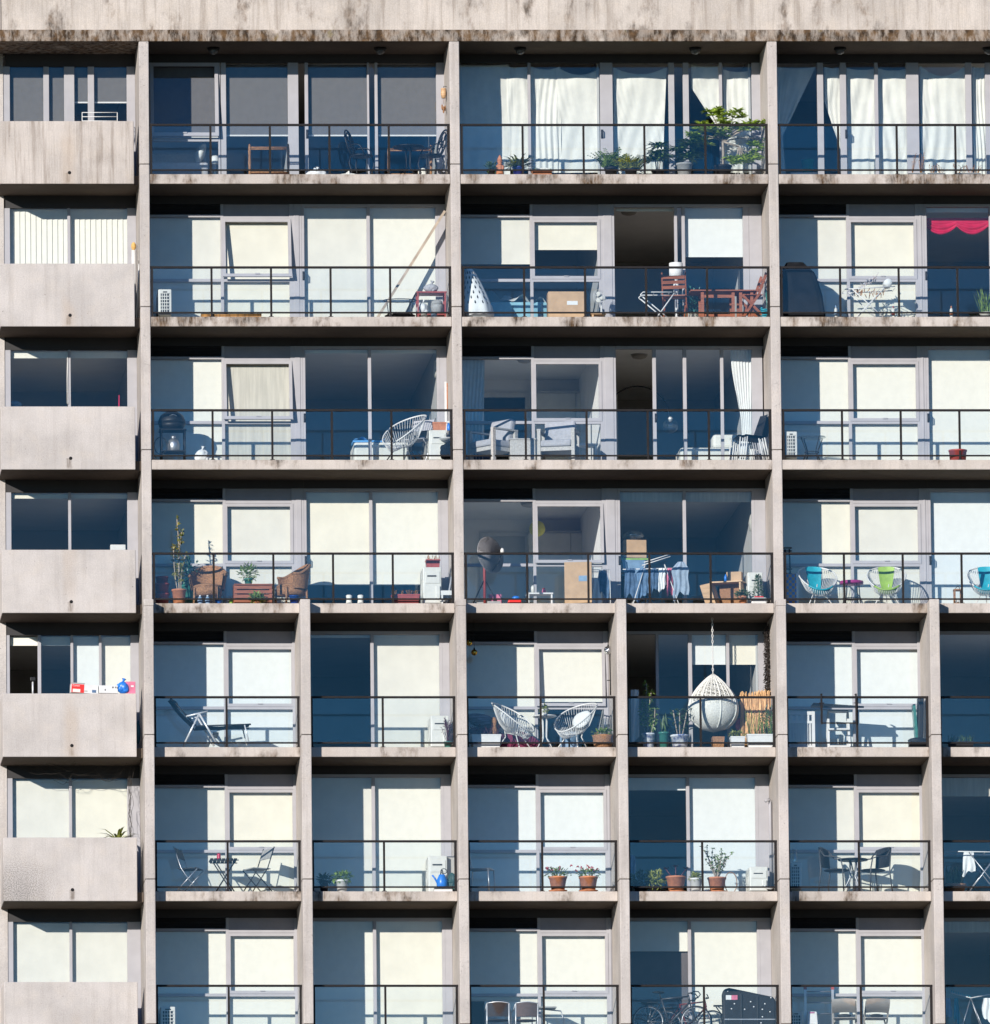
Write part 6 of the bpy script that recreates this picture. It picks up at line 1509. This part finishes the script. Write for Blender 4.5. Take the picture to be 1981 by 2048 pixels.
folding_chair('dark folding chair left of the small slatted table', spot(5, 380, .5), R(68), M_STEEL, M_DARKP, group='dark folding bistro chairs')
folding_chair('grey folding chair right of the small slatted table', spot(5, 515, .5), R(-66), M_BLACK, M_STONE, group='dark folding bistro chairs')
t = thing('folding_table', 'small dark slatted folding table carrying a red lantern', 'table', spot(5, 449, .5))
m = MB()
for i in range(7): x = -.26+.078*i; m.box(x-.03, x+.03, -.25, .25, .66, .685)
m.box(-.27, .27, -.25, -.23, .64, .659).box(-.27, .27, .23, .25, .64, .659); m.build('tabletop', M_DARKP, t)
for y in (-.2, .2): MB().tube([(-.2, y, .64), (.2, y*.9, 0)], .013, 6).build('leg', M_BLACK, t); MB().tube([(.2, y*.9, .64), (-.2, y, 0)], .013, 6).build('leg', M_BLACK, t)
t = thing('lantern', 'red lantern on the small slatted table', 'lantern', spot(5, 438, .5, .687)); MB().lathe([(.04, 0), (.042, .03), (.036, .09), (.04, .11), (.02, .125)], (0, 0, 0), 16).build('body', M_REDC, t); MB().lathe([(.02, .125), (.012, .14)], (0, 0, 0), 10).build('lid', M_BLACK, t)
potted('dark leafed plant in a black pot left of the white pot, sixth row', spot(5, 648, .35), .085, .22, M_DARKP, 'bush', .11, .12, M_LEAFD, n=90)
potted('bright green plant in a white ribbed pot, sixth row', spot(5, 684, .25), .115, .23, M_WHITE, 'bush', .17, .17, M_LEAF, n=170)
ac('white air conditioner behind the blue watering can, sixth row', spot(5, 876, .55), .37, .72, .7, False)
t = thing('watering_can', 'bright blue watering can with a curved handle in front of the air conditioner', 'watering can', spot(5, 884, .2, .08))
MB().lathe([(.08, 0), (.105, .04), (.11, .15), (.07, .24), (.06, .27)], (0, 0, 0), 22).build('body', M_BLUE, t); MB().tube([(-.08, 0, .08), (-.14, 0, .2), (-.19, 0, .26)], .018, 7).build('spout', M_BLUE, t); MB().tube(arc((.03, 0, .25), (-.03, 0, .25), (0, 0, .12), 8), .011, 6).tube(ring((.04, 0, .34), .06, .05, 16, RX(PI/2)), .008, 5, True).build('handle', M_BLACK, t)
carton('low white box under the blue watering can', spot(5, 886, .2), .36, .2, .075, M_WHITE)
bag('dark green stuffed bag at the end post beside the blue watering can', spot(5, 904, .3), .09, .1, .22, pm('green_bag', (.02, .06, .05), .6), knot=False)
carton('beige box stacked behind the dark green bag', spot(5, 904, .85), .24, .3, .78, M_BEIGE)
t = thing('wire_chair', 'thin grey wire chair at the left fin, sixth row third balcony', 'chair', spot(5, 961, .5), R(70))
for sg in (-1, 1): MB().tube([(sg*.2, -.22, 0), (sg*.2, -.2, .44)], .012, 6).build('leg', M_STEEL, t); MB().tube([(sg*.2, .24, 0), (sg*.2, .2, .45), (sg*.19, .25, .7), (sg*.17, .27, .88)], .012, 6).build('leg', M_STEEL, t)
m = MB()
for i in range(8): m.tube([(-.2+.057*i, -.21, .45), (-.2+.057*i, .2, .45)], .007, 5)
m.tube([(-.2, -.21, .45), (.2, -.21, .45)], .01, 5); m.build('seat', M_STEEL, t)
m = MB()
for z in (.6, .72, .86): m.tube([(-.19, .23+.04*(z-.5), z), (0, .28+.04*(z-.5), z+.02), (.19, .23+.04*(z-.5), z)], .009, 5)
m.build('backrest', M_STEEL, t)
potted('left of two terracotta pots of red geraniums', spot(5, 1116, .2), .175, .27, M_TERRA, 'flowers', .24, .26, M_LEAF, rb=.12, saucer=M_TERRA)
potted('right of two terracotta pots of red geraniums', spot(5, 1177, .2), .18, .27, M_TERRA, 'flowers', .24, .24, M_LEAF, rb=.125, saucer=M_TERRA)
cloth_sheet('pale blue cloth hanging in the gap by the narrow fin, sixth row', Vector((X(5, 1265, .5), .5, zs(5)+.78)), .14, .34, M_SKYB, 'cloth', 'laundry', 2)
potted('low dark shrub in a hidden pot left of the purple succulents', spot(5, 1282, .55), .12, .16, M_DARKP, 'bush', .2, .26, M_LEAFD, n=160)
potted('round olive shrub between the dark shrub and the purple succulents', spot(5, 1310, .4), .12, .15, M_DARKP, 'bush', .17, .28, M_LEAFY, n=180)
potted('purple rosette succulents in a terracotta pot, sixth row', spot(5, 1352, .3), .185, .28, M_TERRA, 'succulent', .2, .22, M_LEAFR, rb=.13, saucer=M_TERRA)
potted('yellow succulent in a square white pot by the railing post', spot(5, 1392, .3), .115, .26, M_WHITE, 'bush', .10, .10, M_LEAFY, n=90)
potted('jade tree in a terracotta pot in front of the white blind', spot(5, 1434, .3), .18, .27, M_TERRA, 'jade', .36, .62, M_LEAF, rb=.125, saucer=M_TERRA)
single('hoop', 'thin wicker hoop leaning by the jade tree', 'hoop', MB().tube(ring((0, 0, .21), .12, .21, 28, RX(PI/2)), .009, 6, True), M_WICK, spot(5, 1462, .35))
ac('cream air conditioner with a bent white pipe, sixth row', spot(5, 1518, .35), .36, .48, .75, False)
t = thing('drain_pipe', 'white pipe with an elbow on the right wall above the cream air conditioner', 'pipe', Vector((FX['C']-FW-.045, .75, zs(5)+.5))); MB().tube([(0, 0, -.3), (0, 0, 1.35), (-.02, 0, 1.43), (-.10, -.1, 1.38)], .032, 8).build('pipe', M_ALU, t)
ac('dark fronted air conditioner with a glass jar on top, sixth row', spot(5, 1592, .12), .24, .53, .8, True)
t = thing('jar', 'tall clear glass jar on the dark fronted air conditioner', 'jar', spot(5, 1590, .3, .584)); MB().lathe([(.055, 0), (.06, .03), (.06, .2), (.045, .22), (.045, .25)], (0, 0, 0), 20).build('body', M_GLASSJ, t); MB().lathe([(.05, .25), (.05, .28)], (0, 0, 0), 16).build('lid', M_STEEL, t)
round_table('round dark bistro table between two woven armchairs', spot(5, 1707, .55), .30, .70, M_BLACK, M_STEEL, 'tripod')
M_GUN = pm('gunmetal', (.05, .05, .052), .45, .1)
bistro_armchair('dark woven armchair left of the round bistro table', spot(5, 1672, .45), R(62), M_GUN, M_DARKP)
bistro_armchair('dark woven armchair right of the round bistro table', spot(5, 1748, .45), R(-62), M_GUN, M_DARKP)
t = thing('drying_rack', 'folding clothes airer at the right border, sixth row', 'drying rack', spot(5, 1965, .45))
for y in (-.22, .22): MB().tube([(-.75, y, .82), (.6, y, .80)], .012, 6).build('rail', M_WHITE, t)
for x in (-.5, .05, .3): MB().tube([(x, -.22, .81), (x, .22, .81)], .006, 5).build('wire', M_WHITE, t)
for y in (-.2, .2): MB().tube([(-.28, y, .8), (.35, y, 0)], .012, 6).build('leg', M_STEEL, t); MB().tube([(.32, y, .8), (-.3, y, 0)], .012, 6).build('leg', M_STEEL, t)
cloth_sheet('white cloth hanging from the airer at the right border, sixth row', Vector(spot(5, 1938, .42, .83)), .25, .44, M_CLOTHW, 'cloth', 'laundry', 2, .015)
potted('dark spiky plant in a brown trough at the right border, sixth row', spot(5, 1910, .5), .2, .17, M_WICK, 'snake', .26, .36, M_LEAFD, n=34)

# ================================================================== bottom row (storey 6)
ac('white air conditioner at the left fin, bottom row first balcony', spot(6, 336, .12), .29, .54, .8, True)
t = thing('cabinet', 'dark narrow cabinet at the left fin, bottom row third balcony', 'cabinet', spot(6, 955, .6)); MB().box(-.13, .13, -.2, .2, 0, .73).build('body', M_DARKP, t, .01); MB().box(-.12, .12, -.215, -.203, .02, .71).build('door', M_DARKP, t, .005)
bistro_armchair('left of two chrome armchairs with brown woven backs', spot(6, 996, .3), R(180-4), M_CHROME, pm('brown_weave', (.03, .02, .018), .8, .4, 60, bump=.5), group='chrome armchairs with brown woven backs')
bistro_armchair('right of two chrome armchairs with brown woven backs', spot(6, 1051, .35), R(180+3), M_CHROME, pm('brown_weave_faded', (.10, .065, .055), .8, .4, 60, bump=.5), group='chrome armchairs with brown woven backs')
t = thing('table', 'thin white framed table behind the middle post, bottom row third balcony', 'table', spot(6, 1112, .8)); MB().tube([(-.3, 0, .62), (.1, 0, .58), (.16, 0, .4), (.17, 0, 0)], .014, 6).build('leg', M_STEEL, t); MB().box(-.5, .0, -.2, .2, .625, .65).build('tabletop', M_STONE, t); MB().tube([(-.45, .1, .62), (-.47, .1, 0)], .014, 6).build('leg', M_STEEL, t)
for o in [q for q in bpy.data.objects if q.get('group') == 'chrome armchairs with brown woven backs']: o.scale = (.92, .92, .74)
def bicycle(lab, px, Y, fm, drop=True, lean=0, flip=1, s=1.0):
    t = thing('bicycle', lab, 'bicycle', spot(6, px, Y), R(lean), 'bicycles on the bottom row'); t.scale = (s*flip, s, s)
    wr = .325; A, B = Vector((-.49, 0, wr)), Vector((.49, 0, wr))
    for c in (A, B):
        w = MB().tube(ring(c, wr-.01, wr-.01, 36, RX(PI/2)), .015, 7, True).build('wheel', M_RUBBER, t)
        MB().tube(ring(c, wr-.032, wr-.032, 36, RX(PI/2)), .009, 5, True).build('rim', M_STEEL, t) .parent = w
        sp = MB()
        for i in range(14): a = 2*PI*i/14; sp.tube([c, c+Vector((math.cos(a), 0, math.sin(a)))*(wr-.03)], .0028, 4)
        sp.lathe([(.02, -.04), (.025, 0), (.02, .04)], c, 12, RX(PI/2)); sp.build('spokes', M_STEEL, t).parent = w
    bb, st, hd, hd2 = Vector((-.06, 0, .28)), Vector((-.22, 0, .78)), Vector((.33, 0, .84)), Vector((.36, 0, .72))
    f = MB().tube([bb, st], .017, 8).tube([st, hd], .017, 8).tube([bb, hd2], .02, 8).tube([hd+Vector((0, 0, .03)), hd2], .022, 8)
    for y in (-.045, .045): f.tube([bb, A+Vector((0, y, 0))], .01, 6).tube([st-Vector((0, 0, .05)), A+Vector((0, y, 0))], .009, 6)
    f.build('frame', fm, t)
    fk = MB()
    for y in (-.045, .045): fk.tube([hd2, Vector((.39, y, .6)), B+Vector((0, y, 0))], .012, 6)
    fk.build('fork', fm, t)
    MB().tube([st, st+Vector((-.035, 0, .12))], .014, 7).build('seat_post', M_BLACK, t)
    MB().ball(st+Vector((-.05, 0, .14)), .13, .06, .025, 16, 8).build('saddle', M_BLACK, t)
    hb = MB(); q = hd+Vector((-.0, 0, .06)); hb.tube([hd, q, q+Vector((.09, 0, .02))], .014, 7)
    e = q+Vector((.09, 0, .02))
    for y in (-1, 1):
        if drop: hb.tube([e, e+Vector((0, y*.2, 0)), e+Vector((.09, y*.21, -.005)), e+Vector((.13, y*.21, -.06)), e+Vector((.08, y*.21, -.13)), e+Vector((-.02, y*.21, -.14))], .013, 7)
        else: hb.tube([e, e+Vector((-.05, y*.28, .05))], .012, 7)
    hb.build('handlebar', M_BLACK, t)
    cr = MB().tube(ring(bb, .095, .095, 24, RX(PI/2)), .009, 5, True); cr.tube([bb+Vector((0, -.06, 0)), bb+Vector((.14, -.07, -.09))], .012, 6).tube([bb+Vector((0, .06, 0)), bb+Vector((-.14, .07, .09))], .012, 6).box(.04, .12, -.14, -.07, .17, .20)
    cr.build('crank', M_BLACK, t)
    MB().tube([st+Vector((-.0, 0, -.1)), st+Vector((-.42, 0, -.08))], .009, 5).box(-.64, -.30, -.06, .06, .70, .715).tube([A, A+Vector((-.02, .05, .38))], .008, 5).build('rack', M_BLACK, t)
    return t
bicycle('dark grey racing bicycle with drop handlebars leaning across the bottom row balcony', 1345, .3, pm('graphite_paint', (.035, .035, .04), .4, .1), True, 2, 1, .97)
bicycle('red bicycle mostly hidden behind the dark grey racing bicycle', 1380, .75, pm('dark_red_paint', (.12, .02, .02), .4), False, -4, 1, .9)
t = thing('hard_case', 'large black riveted case with a sloping top and a red sticker', 'case', spot(6, 1499, .35))
pf = [(-.52, 0), (.50, 0), (.52, .72), (.46, .80), (-.40, .98), (-.50, .95), (-.53, .86)]
v = [(x, y, z) for y in (-.12, .12) for x, z in pf]; n_ = len(pf)
MB().add(v, [tuple(range(n_)), tuple(range(n_, 2*n_))[::-1]]+[(i+n_, (i+1) % n_+n_, (i+1) % n_, i) for i in range(n_)]).build('shell', M_DARKP, t, .03)
for x in (-.16, .16): MB().box(x-.018, x+.018, -.135, -.121, .02, .86 if x < 0 else .80).build('ridge', M_BLACK, t, .006)
MB().box(-.5, .5, -.138, -.1355, .34, .36).build('seam', M_STEEL, t)
for x, z in ((-.43, .91), (-.30, .66), (-.36, .56), (-.1, .55), (.08, .60), (.02, .70), (.25, .55), (.42, .78), (.30, .66), (-.42, .35), (.1, .35), (.25, .40), (.4, .5), (.22, .28)):
    MB().lathe([(.016, 0), (.012, .006), (.001, .008)], (x, -.1215, z), 10, RX(PI/2)).build('rivet', M_CHROME, t)
st_ = MB().box(-.47, -.36, -.1245, -.1215, .74, .83).build('sticker', M_CLOTHW, t); MB().box(-.355, -.24, -.1245, -.1215, .74, .83).build('sticker', M_PINK, t)
t = thing('handlebar_bag', 'thin dark trestle peeping out left of the black riveted case', 'trestle', spot(6, 1448, .6)); MB().tube([(-.2, 0, .66), (.1, 0, .66)], .02, 6).tube([(-.15, 0, .64), (-.05, 0, .5), (-.02, 0, 0)], .013, 6).tube([(.05, 0, .64), (.05, 0, 0)], .013, 6).build('frame', M_DARKP, t)
ac('small white air conditioner behind the aluminium ladder, bottom row', spot(6, 1593, .55), .26, .50, .7, True)
t = thing('ladder', 'aluminium ladder with red end caps behind the folding chairs, bottom row', 'ladder', spot(6, 1639, .75))
for x in (-.27, .27): MB().box(x-.025, x+.025, -.015, .015, 0, 1.0).build('rail', M_STEEL, t); MB().box(x-.03, x+.03, -.02, .02, 1.0, 1.06).build('cap', M_REDPOT, t)
for i in range(5): MB().tube([(-.25, 0, .08+.22*i), (.25, 0, .08+.22*i)], .014, 6).build('rung', M_STEEL, t)
t = thing('step_stool', 'white plastic step with a red band in front of the aluminium ladder', 'stool', spot(6, 1624, .4)); MB().add([(-.10, -.1, 0), (.13, -.1, 0), (.13, .1, 0), (-.10, .1, 0), (-.09, -.05, .52), (.10, -.05, .52), (.10, .07, .52), (-.09, .07, .52)], [(3, 2, 1, 0), (4, 5, 6, 7), (0, 1, 5, 4), (1, 2, 6, 5), (2, 3, 7, 6), (3, 0, 4, 7)]).build('body', M_WHITE, t, .015); MB().box(-.045, .05, -.062, -.052, .485, .505).build('band', M_MAG, t); MB().obox((0, -.078, .22), (.1, .012, .09), RX(R(-5))).build('handhold', M_DARKP, t)
M_TAUP = pm('taupe_plastic', (.24, .215, .19), .5, .1)
def plastic_chair(lab, px, rz):
    t = thing('folding_chair', lab, 'chair', spot(6, px, .35), rz, 'beige folding chairs with curved backs'); t.scale = (1, 1, .80)
    MB().grid(lambda u, v: (-.22+.44*u, .1-.09*math.sin(PI*u)*0+.16*v+.05*math.sin(PI*v), .58+.30*v-.02*(2*u-1)**2), 14, 8).grid(lambda u, v: (-.22+.44*u, .13+.16*v+.05*math.sin(PI*v), .58+.30*v-.02*(2*u-1)**2), 14, 8).build('backrest', M_TAUP, t)
    MB().box(-.2, .2, -.18, .2, .43, .455).build('seat', M_TAUP, t, .01)
    for x in (-.215, .215): MB().bar((x, -.22, 0), (x, .22, .82), .025, .03).build('leg', M_BEIGE, t); MB().bar((x*.9, .22, 0), (x*.9, -.16, .43), .022, .03).build('leg', M_BEIGE, t)
    MB().ball((0, .10, .50), .13, .02, .045, 16, 8).build('handhold', M_DARKP, t)
    MB().ball((.0, .205, .83), .035, .06, .012, 12, 6, RX(R(62))).build('grip_hole', M_CLOTHW, t)
plastic_chair('left of two beige folding chairs beside the aluminium ladder', 1690, R(170)); plastic_chair('right of two beige folding chairs beside the aluminium ladder', 1752, R(184))
t = thing('drying_rack', 'folded clothes airer with hanging cloths at the right border, bottom row', 'drying rack', spot(6, 1945, .45))
MB().tube([(-.42, 0, .90), (-.02, 0, .80), (.4, 0, .88)], .012, 6).build('rail', M_WHITE, t)
for y in (-.15, .15): MB().tube([(-.02, 0, .80), (-.28, y, 0)], .009, 5).build('leg', M_STEEL, t); MB().tube([(-.02, 0, .80), (.26, y, 0)], .009, 5).build('leg', M_STEEL, t)
pg = MB()
for i in range(9): pg.obox((-.4+.045*i, 0, .92-.011*i), (.014, .012, .06), RY(random.uniform(-.4, .4)))
pg.build('pegs', M_TURQ, t)
for px, w_, h_, mt, lab in ((1896, .16, .42, M_SKYB, 'pale blue cloth hanging low at the left of the bottom row airer'), (1914, .1, .5, M_TURQ, 'narrow turquoise cloth on the bottom row airer'), (1976, .2, .42, M_CLOTHW, 'white cloth on the bottom row airer at the right border')):
    cloth_sheet(lab, Vector(spot(6, px, .47, .80)), w_, h_, mt, 'cloth', 'laundry', 2, .012, 0, 'laundry on the bottom row airer')

# pieces that stand back from the slab edge are a little larger than the strip of them the photo shows
for o in list(bpy.data.objects):
    if o.parent is None and o.get('category') in ('potted plant', 'chair', 'armchair', 'barbecue', 'lounger', 'rack', 'tree') and .05 < o.location.y < 1.2:
        if min(abs(o.location.z-zs(q)-.004) for q in range(7)) > .002: continue
        h = max([v.co.z for c in o.children if c.type == 'MESH' for v in c.data.vertices] or [1])
        f = min(1.2, 1+.15*o.location.y/h); o.scale = tuple(q*f for q in o.scale)
